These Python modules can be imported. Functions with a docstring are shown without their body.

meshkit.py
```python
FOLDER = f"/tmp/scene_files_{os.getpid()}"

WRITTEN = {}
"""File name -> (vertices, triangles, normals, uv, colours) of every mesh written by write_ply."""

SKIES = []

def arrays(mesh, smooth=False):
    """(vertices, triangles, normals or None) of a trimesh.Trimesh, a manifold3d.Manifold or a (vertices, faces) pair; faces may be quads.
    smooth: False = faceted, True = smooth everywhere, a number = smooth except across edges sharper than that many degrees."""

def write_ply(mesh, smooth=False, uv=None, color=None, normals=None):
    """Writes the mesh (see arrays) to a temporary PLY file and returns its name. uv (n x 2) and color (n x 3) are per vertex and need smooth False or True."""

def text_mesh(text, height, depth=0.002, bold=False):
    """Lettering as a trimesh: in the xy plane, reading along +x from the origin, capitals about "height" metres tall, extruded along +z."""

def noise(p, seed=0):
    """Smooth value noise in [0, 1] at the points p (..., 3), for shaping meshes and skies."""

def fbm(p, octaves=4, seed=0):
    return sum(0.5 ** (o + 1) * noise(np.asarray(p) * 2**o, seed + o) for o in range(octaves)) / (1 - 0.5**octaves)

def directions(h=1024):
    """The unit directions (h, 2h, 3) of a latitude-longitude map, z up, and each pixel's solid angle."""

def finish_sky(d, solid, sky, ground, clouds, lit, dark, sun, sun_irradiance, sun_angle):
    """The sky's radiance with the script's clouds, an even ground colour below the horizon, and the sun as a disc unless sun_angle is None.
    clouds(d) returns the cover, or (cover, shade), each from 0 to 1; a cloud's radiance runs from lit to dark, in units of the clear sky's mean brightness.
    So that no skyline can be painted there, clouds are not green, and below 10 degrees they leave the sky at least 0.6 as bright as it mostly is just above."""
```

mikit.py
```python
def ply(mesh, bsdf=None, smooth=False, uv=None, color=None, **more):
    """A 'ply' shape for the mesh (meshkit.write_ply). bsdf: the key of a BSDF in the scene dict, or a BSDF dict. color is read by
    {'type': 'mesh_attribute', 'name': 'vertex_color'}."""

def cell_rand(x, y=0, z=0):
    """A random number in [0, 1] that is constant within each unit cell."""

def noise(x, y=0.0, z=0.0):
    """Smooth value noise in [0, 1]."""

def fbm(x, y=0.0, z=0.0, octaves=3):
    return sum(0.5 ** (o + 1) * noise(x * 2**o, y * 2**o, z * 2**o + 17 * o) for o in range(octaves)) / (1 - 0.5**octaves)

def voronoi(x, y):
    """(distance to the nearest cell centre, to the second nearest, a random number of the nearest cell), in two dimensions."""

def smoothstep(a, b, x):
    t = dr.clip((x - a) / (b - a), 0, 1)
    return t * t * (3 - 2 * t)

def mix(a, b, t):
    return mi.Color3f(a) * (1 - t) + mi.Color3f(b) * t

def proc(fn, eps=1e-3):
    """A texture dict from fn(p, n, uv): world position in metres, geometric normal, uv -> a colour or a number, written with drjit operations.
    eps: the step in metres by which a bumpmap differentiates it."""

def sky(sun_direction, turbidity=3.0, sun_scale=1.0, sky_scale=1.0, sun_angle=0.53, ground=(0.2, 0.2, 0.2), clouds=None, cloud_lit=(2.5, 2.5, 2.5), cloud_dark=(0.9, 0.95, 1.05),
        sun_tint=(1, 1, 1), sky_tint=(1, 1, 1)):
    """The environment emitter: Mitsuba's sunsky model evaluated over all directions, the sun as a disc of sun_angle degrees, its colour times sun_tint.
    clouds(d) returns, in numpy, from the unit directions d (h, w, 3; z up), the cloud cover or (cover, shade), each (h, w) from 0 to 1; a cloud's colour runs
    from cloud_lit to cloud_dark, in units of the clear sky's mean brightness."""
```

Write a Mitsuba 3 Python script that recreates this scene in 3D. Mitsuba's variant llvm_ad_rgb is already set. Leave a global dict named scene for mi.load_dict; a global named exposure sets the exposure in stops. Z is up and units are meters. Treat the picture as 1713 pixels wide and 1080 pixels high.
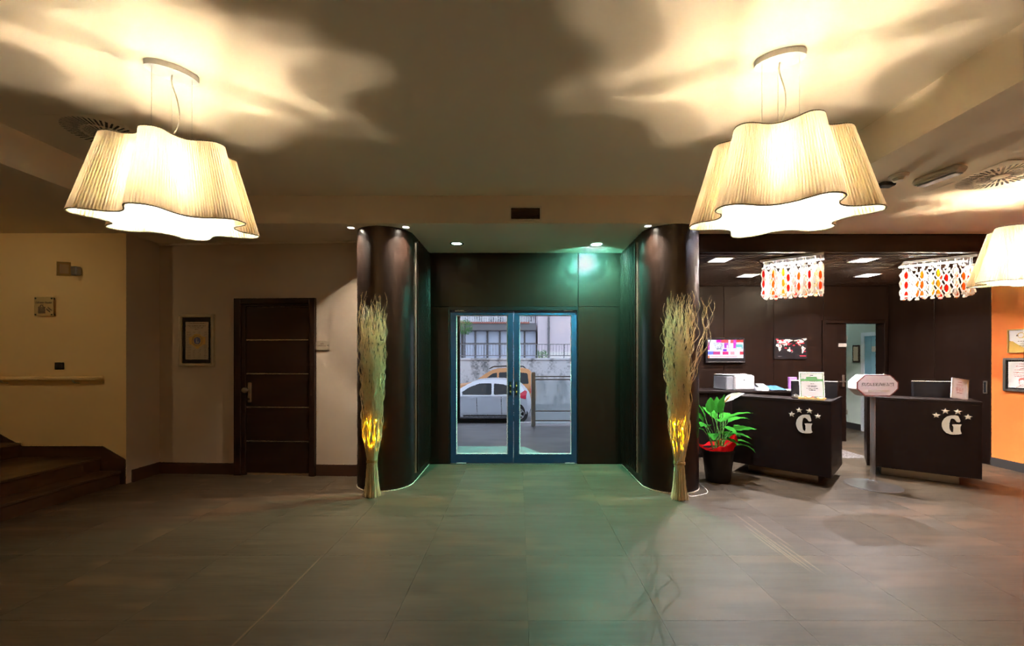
import math, random
import numpy as np, trimesh, shapely
import mitsuba as mi, drjit as dr
import mikit, meshkit
from mikit import noise, fbm, smoothstep, mix, cell_rand
from shapely.geometry import Polygon, Point, box as sbox, LineString
from shapely import affinity
from shapely.ops import unary_union

T = mi.ScalarTransform4f
rng = np.random.default_rng(7)
scene, labels = {}, {}

# ------------------------------------------------------------------ camera, sky, exposure
F, CX, CY, EYE = 679.0, 868.0, 598.0, 1.42          # focal length and vanishing point in pixels of 1713 x 1080, eye height
exposure = 1.85
scene['camera'] = {'type': 'perspective', 'fov': 2 * math.degrees(math.atan(856.5 / F)), 'fov_axis': 'x', 'near_clip': 0.05, 'far_clip': 300.0,
                   'to_world': T().look_at(origin=[0, 0, EYE], target=[0, 1, EYE], up=[0, 0, 1]),
                   'principal_point_offset_x': (856.5 - CX) / 1713, 'principal_point_offset_y': (540 - CY) / 1080}
scene['sky'] = {**mikit.sky((0.3, -0.5, 0.8), turbidity=4.0, sun_scale=0.0, sky_scale=3.2, ground=(0.25, 0.25, 0.25),
                clouds=lambda d: np.clip(0.75 + 0.5 * (meshkit.fbm(d * 3.0, 3) - 0.5), 0, 1), cloud_lit=(1.1, 1.22, 1.45), cloud_dark=(0.8, 0.92, 1.15)), 'sampling_weight': 6.0}
PENDANT, PENDANT_W = (840.0, 675.0, 480.0), 8.0      # radiance of a pendant bulb and how often it is sampled
CHANDELIER = (1100.0, 900.0, 640.0)
LED_PANEL, LED_BEAM = (9.0, 9.2, 10.0), (12.0, 11.2, 11.4)
SPOT_WARM, SPOT_COOL = (11.0, 9.4, 7.7), (10.0, 11.4, 15.0)
SPOT_GREEN = (4.5, 23.0, 16.5)
AMBER = (62.0, 22.0, .2)

def P(px, py, d):
    """Point of the place that stands d metres in front of the eye and shows at the photograph's pixel px, py."""
    return np.array([(px - CX) * d / F, d, EYE - (py - CY) * d / F])

# ------------------------------------------------------------------ materials
def bsdf(name, d, two=True):
    scene[name] = {'type': 'twosided', 'b': d} if two else d
    return name

def rgb(c): return {'type': 'rgb', 'value': list(c)}
def paint(name, c, rough=0.6, metal=0.0, **k):
    return bsdf(name, {'type': 'principled', 'base_color': rgb(c) if not isinstance(c, dict) else c, 'roughness': rough, 'metallic': metal, **k})

def f_floor(p, n, uv):
    cx, cy = dr.floor((p.x - 0.05) / 0.725), dr.floor((p.y - 0.02) / 0.725)
    r = cell_rand(cx, cy, 3)
    s = fbm(p.x * 1.6 + r * 40, p.y * 17, p.z * 3 + r * 9, 4)
    big = fbm(p.x * 0.9 + 5, p.y * 2.2, 0.0, 3)
    fine = fbm(p.x * 9 + r * 20, p.y * 90, 2.0, 2)
    v = 0.55 + 0.35 * s + 0.3 * big + 0.15 * fine + 0.10 * (r - 0.5)
    c = mix((0.021, 0.0148, 0.0088), (0.050, 0.039, 0.0265), dr.clip((v - 0.55) * 1.5, 0, 1))
    warm = smoothstep(0.60, 0.78, fbm(p.x * 1.1 + 31, p.y * 4 + r * 3, 1.0, 3))
    c = mix(c, (0.075, 0.044, 0.024), warm * 0.45)
    light_streak = mi.Float(0)  # streaks of cast light painted into the tile colour
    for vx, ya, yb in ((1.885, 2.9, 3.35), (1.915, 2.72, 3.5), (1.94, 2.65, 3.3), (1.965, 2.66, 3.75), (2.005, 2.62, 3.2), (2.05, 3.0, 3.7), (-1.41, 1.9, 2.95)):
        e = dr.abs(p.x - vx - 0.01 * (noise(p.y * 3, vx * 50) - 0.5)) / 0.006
        light_streak = dr.maximum(light_streak, dr.exp(-e * e) * smoothstep(ya, ya + 0.15, p.y) * (1 - smoothstep(yb - 0.15, yb, p.y)))
    return mix(c, (0.16, 0.10, 0.05), light_streak * 0.4)
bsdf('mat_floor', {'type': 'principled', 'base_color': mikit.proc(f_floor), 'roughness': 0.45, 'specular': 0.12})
paint('mat_joint', (0.022, 0.017, 0.012), 0.8)

def f_wood(p, n, uv):
    g = fbm((p.x + p.y) * 55, (p.x - p.y) * 55, p.z * 1.3, 3)
    b = fbm((p.x + p.y) * 6, (p.x - p.y) * 6, p.z * 0.35, 2)
    return mix((0.0026, 0.0014, 0.0011), (0.0095, 0.0049, 0.0032), dr.clip(0.55 * g + 0.65 * b - 0.1, 0, 1))
bsdf('mat_wood', {'type': 'principled', 'base_color': mikit.proc(f_wood), 'roughness': 0.40, 'specular': 0.07})
bsdf('mat_polished_wood', {'type': 'principled', 'base_color': mikit.proc(f_wood), 'roughness': 0.34, 'specular': 0.2})
def f_wood_h(p, n, uv):
    g = fbm(p.x * 2.0, p.y * 2.0, p.z * 90, 3)
    return mix((0.0045, 0.0025, 0.0018), (0.012, 0.006, 0.004), g)
bsdf('mat_door_wood', {'type': 'principled', 'base_color': mikit.proc(f_wood_h), 'roughness': 0.42, 'specular': 0.2})
paint('mat_desk', (0.006, 0.004, 0.0035), 0.36, specular=0.08)
paint('mat_slat', (0.020, 0.010, 0.006), 0.4)
paint('mat_slat_back', (0.006, 0.004, 0.003), 0.7)
def f_plaster(a, b):
    def f(p, n, uv):
        return mix(a, b, fbm(p.x * 2.3, p.y * 2.3, p.z * 2.3, 3))
    return f
bsdf('mat_ceiling', {'type': 'diffuse', 'reflectance': mikit.proc(f_plaster((0.75, 0.67, 0.54), (0.78, 0.70, 0.57)))})
bsdf('mat_beige', {'type': 'diffuse', 'reflectance': mikit.proc(f_plaster((0.45, 0.375, 0.29), (0.49, 0.41, 0.32)))})
bsdf('mat_yellow', {'type': 'diffuse', 'reflectance': mikit.proc(f_plaster((0.90, 0.66, 0.32), (0.92, 0.70, 0.36)))})
bsdf('mat_orange', {'type': 'diffuse', 'reflectance': mikit.proc(f_plaster((0.66, 0.17, 0.042), (0.69, 0.19, 0.05)))})
bsdf('mat_greenish', {'type': 'diffuse', 'reflectance': rgb((0.55, 0.62, 0.55))})
paint('mat_base', (0.03, 0.014, 0.008), 0.4)
paint('mat_stair', {**mikit.proc(lambda p, n, uv: mix((0.022, 0.011, 0.006), (0.05, 0.027, 0.015), fbm(p.x * 5, p.y * 5, p.z * 8, 3)))}, 0.35)
paint('mat_white', (0.78, 0.76, 0.72), 0.5)
paint('mat_cream', (0.68, 0.62, 0.52), 0.5)
paint('mat_black', (0.006, 0.006, 0.007), 0.35, specular=0.15)
paint('mat_dark', (0.02, 0.018, 0.017), 0.6)
paint('mat_steel', (0.62, 0.58, 0.50), 0.3, 1.0)
paint('mat_letter', (0.60, 0.54, 0.42), 0.45, 0.45)
paint('mat_chrome', (0.75, 0.75, 0.76), 0.12, 1.0)
paint('mat_mirror', (0.55, 0.52, 0.46), 0.08, 1.0)
paint('mat_plinth', (0.17, 0.14, 0.095), 0.10, 1.0)
paint('mat_door_frame', (0.004, 0.026, 0.072), 0.35, 0.2)  # dark grey metal, with its bluish daylight reflection put into the colour
paint('mat_twig', mikit.proc(lambda p, n, uv: mix((0.64, 0.51, 0.27), (0.90, 0.78, 0.50), fbm(p.x * 60, p.y * 60, p.z * 14, 2))), 0.7)
bsdf('mat_shade', {'type': 'principledthin', 'base_color': rgb((0.93, 0.80, 0.60)), 'roughness': 0.9, 'diff_trans': 0.55, 'specular': 0.1} if False else
     {'type': 'principledthin', 'base_color': rgb((0.94, 0.78, 0.57)), 'roughness': 0.9, 'diff_trans': 0.17, 'spec_trans': 0.0}, two=False)
bsdf('mat_diffuser', {'type': 'principledthin', 'base_color': rgb((0.95, 0.93, 0.90)), 'roughness': 0.9, 'diff_trans': 1.35, 'spec_trans': 0.0}, two=False)
paint('mat_shade_rim', (0.30, 0.26, 0.20), 0.8)
bsdf('mat_glass', {'type': 'thindielectric', 'int_ior': 1.5}, two=False)
bsdf('mat_acrylic', {'type': 'blendbsdf', 'weight': 0.04, 'a': {'type': 'thindielectric', 'int_ior': 1.5}, 'b': {'type': 'principledthin', 'base_color': rgb((.9, .88, .86)), 'roughness': .3, 'diff_trans': .8}}, two=False)
bsdf('mat_strand', {'type': 'principledthin', 'base_color': rgb((0.97, 0.92, 0.85)), 'roughness': 0.3, 'diff_trans': 1.2}, two=False)
for nm, c in (('red', (0.80, 0.03, 0.015)), ('orange', (0.90, 0.20, 0.02)), ('amber', (0.92, 0.45, 0.03)), ('clear', (0.95, 0.90, 0.85))):
    bsdf('mat_drop_' + nm, {'type': 'principledthin', 'base_color': rgb(c), 'roughness': 0.2, 'diff_trans': 1.1}, two=False)
bsdf('mat_leaf', {'type': 'principledthin', 'base_color': rgb((0.024, 0.145, 0.016)), 'roughness': 0.25, 'diff_trans': 0.6}, two=False)
bsdf('mat_spathe', {'type': 'principledthin', 'base_color': rgb((0.85, 0.86, 0.70)), 'roughness': 0.6, 'diff_trans': 0.6}, two=False)
bsdf('mat_red_paper', {'type': 'principledthin', 'base_color': rgb((0.75, 0.015, 0.02)), 'roughness': 0.6, 'diff_trans': 0.5}, two=False)
paint('mat_stem', (0.08, 0.25, 0.05), 0.5)
paint('mat_soil', (0.03, 0.02, 0.015), 0.9)
for nm, c, r in (('paper', (0.62, 0.60, 0.57), 0.7), ('paper_aged', (0.50, 0.42, 0.30), 0.7), ('ink', (0.06, 0.05, 0.05), 0.8), ('ink_brown', (0.16, 0.10, 0.06), 0.8), ('ink_red', (0.45, 0.10, 0.07), 0.8),
                 ('green_print', (0.10, 0.26, 0.09), 0.7), ('gold_print', (0.62, 0.40, 0.08), 0.6), ('blue_print', (0.05, 0.06, 0.22), 0.7), ('map_red', (0.55, 0.01, 0.03), 0.7), ('map_white', (0.70, 0.64, 0.54), 0.7),
                 ('purple', (0.30, 0.12, 0.36), 0.5), ('blue_folder', (0.02, 0.085, 0.17), 0.5), ('grey_plastic', (0.22, 0.23, 0.25), 0.5), ('printer', (0.52, 0.50, 0.50), 0.5), ('phone', (0.45, 0.46, 0.52), 0.4),
                 ('sign_face', (0.90, 0.86, 0.90), 0.35), ('bright_paper', (0.93, 0.92, 0.91), 0.6), ('maroon', (0.14, 0.03, 0.03), 0.5), ('gold_frame', (0.50, 0.32, 0.10), 0.4), ('beaded', (0.46, 0.38, 0.24), 0.4),
                 ('candy_red', (0.55, 0.05, 0.04), 0.3), ('candy_gold', (0.70, 0.45, 0.12), 0.3)):
    paint('mat_' + nm, c, r)
# outside
bsdf('mat_asphalt', {'type': 'diffuse', 'reflectance': rgb((0.20, 0.20, 0.21))})
bsdf('mat_porch', {'type': 'principled', 'base_color': mikit.proc(lambda p, n, uv: mix((0.16, 0.155, 0.16), (0.26, 0.25, 0.25), fbm(p.x * 1.5, p.y * 3, 0, 3))), 'roughness': 0.4})
bsdf('mat_concrete', {'type': 'diffuse', 'reflectance': mikit.proc(lambda p, n, uv: mix((0.62, 0.62, 0.64), (0.16, 0.17, 0.18), dr.clip(smoothstep(0.40, 0.72, 0.7 * fbm(p.x * 3.2, p.y * 2, p.z * 0.9, 4) + 0.3 * fbm(p.x * 14, p.y * 9, p.z * 11, 2)), 0, 1)))})
bsdf('mat_pink', {'type': 'diffuse', 'reflectance': rgb((0.70, 0.62, 0.66))})
paint('mat_iron', (0.16, 0.16, 0.17), 0.5)
paint('mat_grey_pane', (0.50, 0.55, 0.66), 0.5)
paint('mat_roof_tile', (0.36, 0.13, 0.10), 0.7)
paint('mat_white_metal', (0.75, 0.77, 0.80), 0.4)
paint('mat_car_silver', (0.62, 0.65, 0.70), 0.28, 0.5, clearcoat=0.6)
paint('mat_car_orange', (0.55, 0.25, 0.09), 0.32, 0.2, clearcoat=0.6)
paint('mat_car_glass', (0.018, 0.024, 0.028), 0.1, specular=0.25)
paint('mat_tyre', (0.015, 0.015, 0.016), 0.8)
paint('mat_tail', (0.62, 0.03, 0.07), 0.25)
bsdf('mat_foliage', {'type': 'principledthin', 'base_color': rgb((0.12, 0.30, 0.10)), 'roughness': 0.5, 'diff_trans': 0.6}, two=False)

# ------------------------------------------------------------------ mesh helpers
def cat_mesh(ms): return trimesh.util.concatenate([m for m in ms])
def box(x0, x1, y0, y1, z0, z1):
    m = trimesh.creation.box((x1 - x0, y1 - y0, z1 - z0)); m.apply_translation(((x0 + x1) / 2, (y0 + y1) / 2, (z0 + z1) / 2)); return m
def cbox(sx, sy, sz, c=0.004):
    """Box about the origin with chamfered edges."""
    c = min(c, 0.45 * min(sx, sy, sz)); pts = []
    for a in (-1, 1):
        for b in (-1, 1):
            for d in (-1, 1):
                pts += [(a * (sx / 2 - c), b * (sy / 2 - c), d * sz / 2), (a * (sx / 2 - c), b * sy / 2, d * (sz / 2 - c)), (a * sx / 2, b * (sy / 2 - c), d * (sz / 2 - c))]
    return trimesh.convex.convex_hull(np.array(pts))
def bbox(x0, x1, y0, y1, z0, z1, c=0.004):
    m = cbox(x1 - x0, y1 - y0, z1 - z0, c); m.apply_translation(((x0 + x1) / 2, (y0 + y1) / 2, (z0 + z1) / 2)); return m
def prism(poly, z0, z1):
    parts = [trimesh.creation.extrude_polygon(g, z1 - z0, engine='earcut') for g in (poly.geoms if hasattr(poly, 'geoms') else [poly]) if g.area > 1e-9]
    m = cat_mesh(parts); m.apply_translation((0, 0, z0)); return m
def tube(pts, r, sides=8, caps=True):
    pts = np.asarray(pts, float); n = len(pts); r = np.broadcast_to(np.asarray(r, float), (n,))
    t = np.gradient(pts, axis=0); t /= np.linalg.norm(t, axis=1, keepdims=True) + 1e-12
    ref = np.array([0, 0, 1.0]) if abs(t[:, 2]).mean() < 0.8 else np.array([1.0, 0, 0])
    u = np.cross(t, ref); u /= np.linalg.norm(u, axis=1, keepdims=True) + 1e-12; w = np.cross(t, u)
    a = np.arange(sides) * 2 * np.pi / sides
    v = pts[:, None] + r[:, None, None] * (np.cos(a)[None, :, None] * u[:, None] + np.sin(a)[None, :, None] * w[:, None])
    v = v.reshape(-1, 3); i = np.arange(n - 1)[:, None] * sides; j = np.arange(sides)[None]; k = (j + 1) % sides
    q = np.stack([i + j, i + k, i + sides + k, i + sides + j], -1).reshape(-1, 4)
    f = np.vstack([q[:, [0, 2, 1]], q[:, [0, 3, 2]]])
    if caps:
        v = np.vstack([v, pts[0], pts[-1]]); s = np.arange(sides); e = (s + 1) % sides
        f = np.vstack([f, np.stack([np.full(sides, n * sides), s, e], 1), np.stack([np.full(sides, n * sides + 1), (n - 1) * sides + e, (n - 1) * sides + s], 1)])
    return trimesh.Trimesh(v, f, process=False)
def lathe(profile, sides=32, centre=(0, 0, 0)):
    m = trimesh.creation.revolve(np.asarray(profile, float), sections=sides)
    if m.volume < 0: m.invert()
    m.apply_translation(centre); return m
def frame_of(o, u, v, w):
    """4 x 4 matrix that carries local x, y, z to the directions u, v, w about o."""
    m = np.eye(4); m[:3, 0], m[:3, 1], m[:3, 2], m[:3, 3] = u, v, w, o; return m
def put(m, M): m = m.copy(); m.apply_transform(M); return m
def yaw(deg, o=(0, 0, 0)):
    a = math.radians(deg); return frame_of(o, (math.cos(a), math.sin(a), 0), (-math.sin(a), math.cos(a), 0), (0, 0, 1))
def sphere(r, c, s=(1, 1, 1), sub=2):
    m = trimesh.creation.icosphere(subdivisions=sub, radius=r); m.apply_scale(s); m.apply_translation(c); return m

# ------------------------------------------------------------------ naming helpers
def numbered(k):
    if k not in scene and k not in labels: return k
    i = 1
    while f'{k}_{i:03d}' in scene or f'{k}_{i:03d}' in labels: i += 1
    return f'{k}_{i:03d}'
def obj(name, mesh, mat, parent=None, smooth=False, label=None, cat=None, group=None, kind=None, **more):
    key = numbered(f'{parent}__{name}' if parent else name)
    scene[key] = mikit.ply(mesh, mat, smooth, **more)
    tagit(key, label, cat, group, kind); return key
def again(name, first, M, parent=None):
    """A further entry that shares the mesh of the shape `first`, moved by M."""
    key = numbered(f'{parent}__{name}' if parent else name)
    scene[key] = {**scene[first], 'to_world': T(M.tolist())}; return key
def tagit(key, label=None, cat=None, group=None, kind=None):
    d = {k: v for k, v in (('label', label), ('category', cat), ('group', group), ('kind', kind)) if v}
    if d: labels[key] = {**labels.get(key, {}), **d}
def thing(name, label, cat, group=None):
    key = numbered(name); labels[key] = {'label': label, 'category': cat, **({'group': group} if group else {})}; return key
def struct(name, mesh, mat, label, smooth=False, parent=None):
    key = numbered(f'{parent}__{name}' if parent else name)
    scene[key] = mikit.ply(mesh, mat, smooth)
    if not parent: labels[key] = {'label': label, 'kind': 'structure'}
    return key
def glow(c, w=1.0): return {'type': 'area', 'radiance': rgb(c), 'sampling_weight': w}

# ================================================================== the setting
LOW, HIGH = 2.82, 3.11                      # the two ceiling heights
XL, XR, YB = -3.735, 2.543, 4.235           # recess of the high ceiling
# floor: joint bed and separate stone tiles
colL, colR = (-1.505, 4.615), (1.68, 4.55)
def stadium(c, r, y1, x1=None):
    return unary_union([Point(c).buffer(r, quad_segs=24), sbox(c[0] - r, c[1], c[0] + r, y1)])
wl = lambda x: 4.995 - (x + 4.42) * 0.05     # front of the left back wall, slightly out of square
hall = Polygon([(-4.49, -3.6), (6.24, -3.6), (6.24, 6.85), (2.0, 6.85), (2.0, 5.417), (-1.8, 5.417), (-1.8, wl(-1.8)), (-4.42, wl(-4.42)), (-4.42, 4.57), (-4.49, 4.57)])
foot = hall.difference(unary_union([stadium(colL, 0.31, 5.42), stadium(colR, 0.31, 5.42), sbox(1.37, 4.55, 2.0, 6.9)]))
foot = unary_union([foot, sbox(5.22, 6.85, 6.66, 9.5)])
struct('floor', cat_mesh([box(-7.3, 6.9, -3.8, 5.5, -0.12, -0.012), box(1.9, 6.9, 5.5, 9.6, -0.12, -0.012)]), 'mat_joint', 'brown grey stone tiled lobby floor')
TS = 0.725
for i in range(-7, 10):
    for j in range(-5, 14):
        x0, y0 = 0.05 + i * TS, 0.02 + j * TS
        g = sbox(x0 + 0.0007, y0 + 0.0007, x0 + TS - 0.0007, y0 + TS - 0.0007).intersection(foot)
        for q in (g.geoms if hasattr(g, 'geoms') else [g]):
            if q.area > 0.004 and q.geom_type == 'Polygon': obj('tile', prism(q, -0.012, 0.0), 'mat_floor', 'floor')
# ceilings
struct('ceiling', box(XL - 0.3, XR + 0.3, -3.9, YB + 0.3, HIGH, HIGH + 0.15), 'mat_ceiling', 'raised flat cream ceiling panel between the pendant lamps')
struct('ceiling_left', box(-7.4, XL, -3.9, 5.6, LOW, HIGH + 0.15), 'mat_ceiling', 'lower cream ceiling above the stairs')
struct('ceiling_right', box(XR, 6.9, -3.9, 4.6, LOW, HIGH + 0.15), 'mat_ceiling', 'lower cream ceiling in front of the reception')
struct('ceiling_front', cat_mesh([box(XL, XR, YB, 5.6, LOW, HIGH + 0.15)]), 'mat_ceiling', 'lower cream ceiling and beam above the entrance')
struct('ceiling_reception', box(1.9, 6.9, 4.6, 7.05, 2.72, HIGH + 0.15), 'mat_slat_back', 'dark backing of the slatted reception ceiling')
for k in range(24):
    y = 4.75 + k * 0.088
    obj('slat', box(2.0, 6.24, y, y + 0.05, 2.625, 2.69), 'mat_slat', 'ceiling_reception')
struct('trim_1', bbox(2.0, 6.24, 4.59, 4.66, 2.615, LOW, 0.003), 'mat_wood', 'dark wood fascia board above the reception desks')
# left back wall, side wall and stair wall
struct('wall_back_left', prism(Polygon([(-4.42, wl(-4.42)), (-1.7, wl(-1.7)), (-1.7, 5.5), (-4.6, 5.5), (-4.6, 4.9), (-4.42, 4.9)]), -0.1, LOW), 'mat_beige', 'beige grey wall with the dark wooden door')
struct('wall_left', box(-4.58, -4.42, 4.572, 5.1, -0.1, LOW), 'mat_beige', 'short grey beige side wall by the stairs')
struct('wall_stairs', box(-7.3, -4.423, 4.57, 4.7, -0.1, LOW), 'mat_yellow', 'yellow ochre wall behind the stairs and handrail')
struct('wall_far_left', box(-7.4, -7.2, -3.9, 4.7, -0.1, LOW), 'mat_yellow', 'yellow wall at the end of the stairs')
struct('wall_rear', box(-7.4, 6.5, -3.9, -3.7, -0.1, HIGH), 'mat_ceiling', 'pale wall at the back of the lobby')
struct('trim_2', prism(Polygon([(-4.42, wl(-4.42) - 0.012), (-1.75, wl(-1.75) - 0.012), (-1.75, wl(-1.75)), (-4.42, wl(-4.42))]), LOW - 0.022, LOW), 'mat_ceiling', 'thin pale ceiling moulding on the beige wall')
struct('baseboard_left', box(-4.42, -4.406, 4.63, 4.99, 0.0, 0.14), 'mat_base', 'dark brown baseboard of the short side wall')
dl, dr_ = -3.44, -2.44                       # the wooden door's frame along x
for a, b, nm in ((-4.42, dl, 'left of the wooden door'), (dr_, -1.78, 'right of the wooden door')):
    struct('baseboard_back_left', prism(Polygon([(a, wl(a) - 0.014), (b, wl(b) - 0.014), (b, wl(b)), (a, wl(a))]), 0.0, 0.135), 'mat_base', 'dark brown baseboard ' + nm)
# right side: orange wall, dark reception walls
struct('wall_right', box(6.24, 6.45, -3.9, 5.36, -0.1, LOW), 'mat_orange', 'bright orange wall right of the reception')
struct('baseboard_right', box(6.226, 6.24, -3.7, 5.36, 0.0, 0.11), 'mat_dark', 'dark baseboard of the orange wall')
struct('wall_reception_right', box(6.26, 6.45, 5.36, 7.0, -0.1, 2.72), 'mat_wood', 'dark wood wall right of the reception')
for k, (a, b) in enumerate(((5.36, 6.10), (6.10, 6.84))):
    obj('panel', bbox(6.24, 6.262, a + 0.002, b - 0.002, 0.0, 2.62), 'mat_wood', 'wall_reception_right')
hd = obj('door_pull', cat_mesh([bbox(6.228, 6.24, 5.40, 5.45, 0.94, 1.11, 0.004)]), 'mat_steel', 'wall_reception_right', label='recessed steel door pull')
obj('pull_recess', bbox(6.2265, 6.23, 5.412, 5.438, 0.955, 1.095, 0.001), 'mat_black', 'wall_reception_right')
# reception back wall with the door opening
DX0, DX1, DZ = 5.14, 6.17, 2.0
struct('wall_reception_back', cat_mesh([box(1.9, DX0, 6.872, 7.0, -0.1, 2.72), box(DX1, 6.45, 6.872, 7.0, -0.1, 2.72), box(DX0, DX1, 6.872, 7.0, DZ + 0.05, 2.72)]), 'mat_wood', 'dark wood panelled wall behind the reception')
seams = [2.0, 2.62, 3.46, 4.30, DX0]
for a, b in zip(seams[:-1], seams[1:]):
    obj('panel', bbox(a + 0.002, b - 0.002, 6.85, 6.873, 0.0, 2.62, 0.003), 'mat_wood', 'wall_reception_back')
obj('panel', bbox(DX0 + 0.002, DX1 - 0.002, 6.85, 6.873, DZ + 0.055, 2.62, 0.003), 'mat_wood', 'wall_reception_back')
struct('wall_reception_left', box(1.42, 2.0, 5.0, 7.0, -0.1, 2.72), 'mat_wood', 'dark wood wall between the entrance and the reception')
# corridor behind the reception
struct('wall_corridor_right', box(6.66, 6.85, 6.95, 9.6, -0.1, 2.7), 'mat_greenish', 'pale green corridor wall behind the reception door')
struct('wall_corridor_end', box(5.0, 6.85, 9.5, 9.65, -0.1, 2.7), 'mat_greenish', 'pale end wall of the corridor')
struct('wall_corridor_left', box(5.05, 5.2, 7.0, 9.6, -0.1, 2.7), 'mat_greenish', 'pale left wall of the corridor')
struct('ceiling_corridor', box(5.05, 6.85, 7.0, 9.65, 2.6, 2.75), 'mat_ceiling', 'pale corridor ceiling')
struct('baseboard_corridor', box(6.645, 6.66, 7.02, 9.5, 0.0, 0.12), 'mat_dark', 'dark baseboard in the corridor')
# columns and the entrance bay
for nm, c, sgn in (('left', colL, 1), ('right', colR, -1)):
    r = 0.31
    struct('column_' + nm, prism(stadium(c, r, 5.44), 0.0, LOW), 'mat_polished_wood', f'{nm} rounded dark wood column at the entrance', smooth=25)
    obj('floor_strip', prism(stadium(c, r + 0.006, 5.40).difference(stadium(c, r - 0.002, 5.5)), 0.0, 0.008), 'mat_cream', 'column_' + nm, label='pale strip at the foot')
    xi = c[0] + sgn * r                       # inner face, towards the doors
    obj('edge_strip', bbox(*sorted((xi, xi + sgn * 0.02)), 4.655, 4.668, 0.10, 2.74, 0.002), 'mat_steel', 'column_' + nm, label='thin bright metal edge strip')
    for k in range(10):
        y = 4.69 + k * 0.07
        obj('slat', bbox(*sorted((xi, xi + sgn * 0.03)), y, y + 0.040, 0.10, 2.76, 0.003), 'mat_polished_wood', 'column_' + nm)
ox0, ox1, oz = -0.935, 0.792, 2.10
struct('wall_entrance', cat_mesh([box(-1.8, ox0, 5.44, 5.60, -0.1, LOW), box(ox1, 2.0, 5.44, 5.60, -0.1, LOW), box(ox0, ox1, 5.44, 5.60, oz, LOW)]), 'mat_wood', 'dark wood wall around the glass entrance doors')
for a, b, z0, z1 in ((-1.195, ox0, 0, oz), (ox1, 1.37, 0, oz), (-1.195, ox1, oz, LOW), (ox1, 1.37, oz, LOW)):
    obj('panel', bbox(a + 0.0015, b - 0.0015, 5.417, 5.441, z0 + 0.0015, z1 - 0.0015, 0.003), 'mat_polished_wood', 'wall_entrance')
# rooms' outer shell, so that daylight comes in by the doors only
struct('wall_outside', cat_mesh([box(-7.4, -1.7, 5.5, 5.75, -1.0, 3.4), box(-1.8, ox0 - 0.03, 5.6, 5.75, -1.0, 3.4), box(ox1 + 0.03, 2.0, 5.6, 5.75, -1.0, 3.4), box(ox0 - 0.03, ox1 + 0.03, 5.6, 5.75, oz + 0.03, 3.4)]), 'mat_concrete', 'outer wall of the building')

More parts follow.
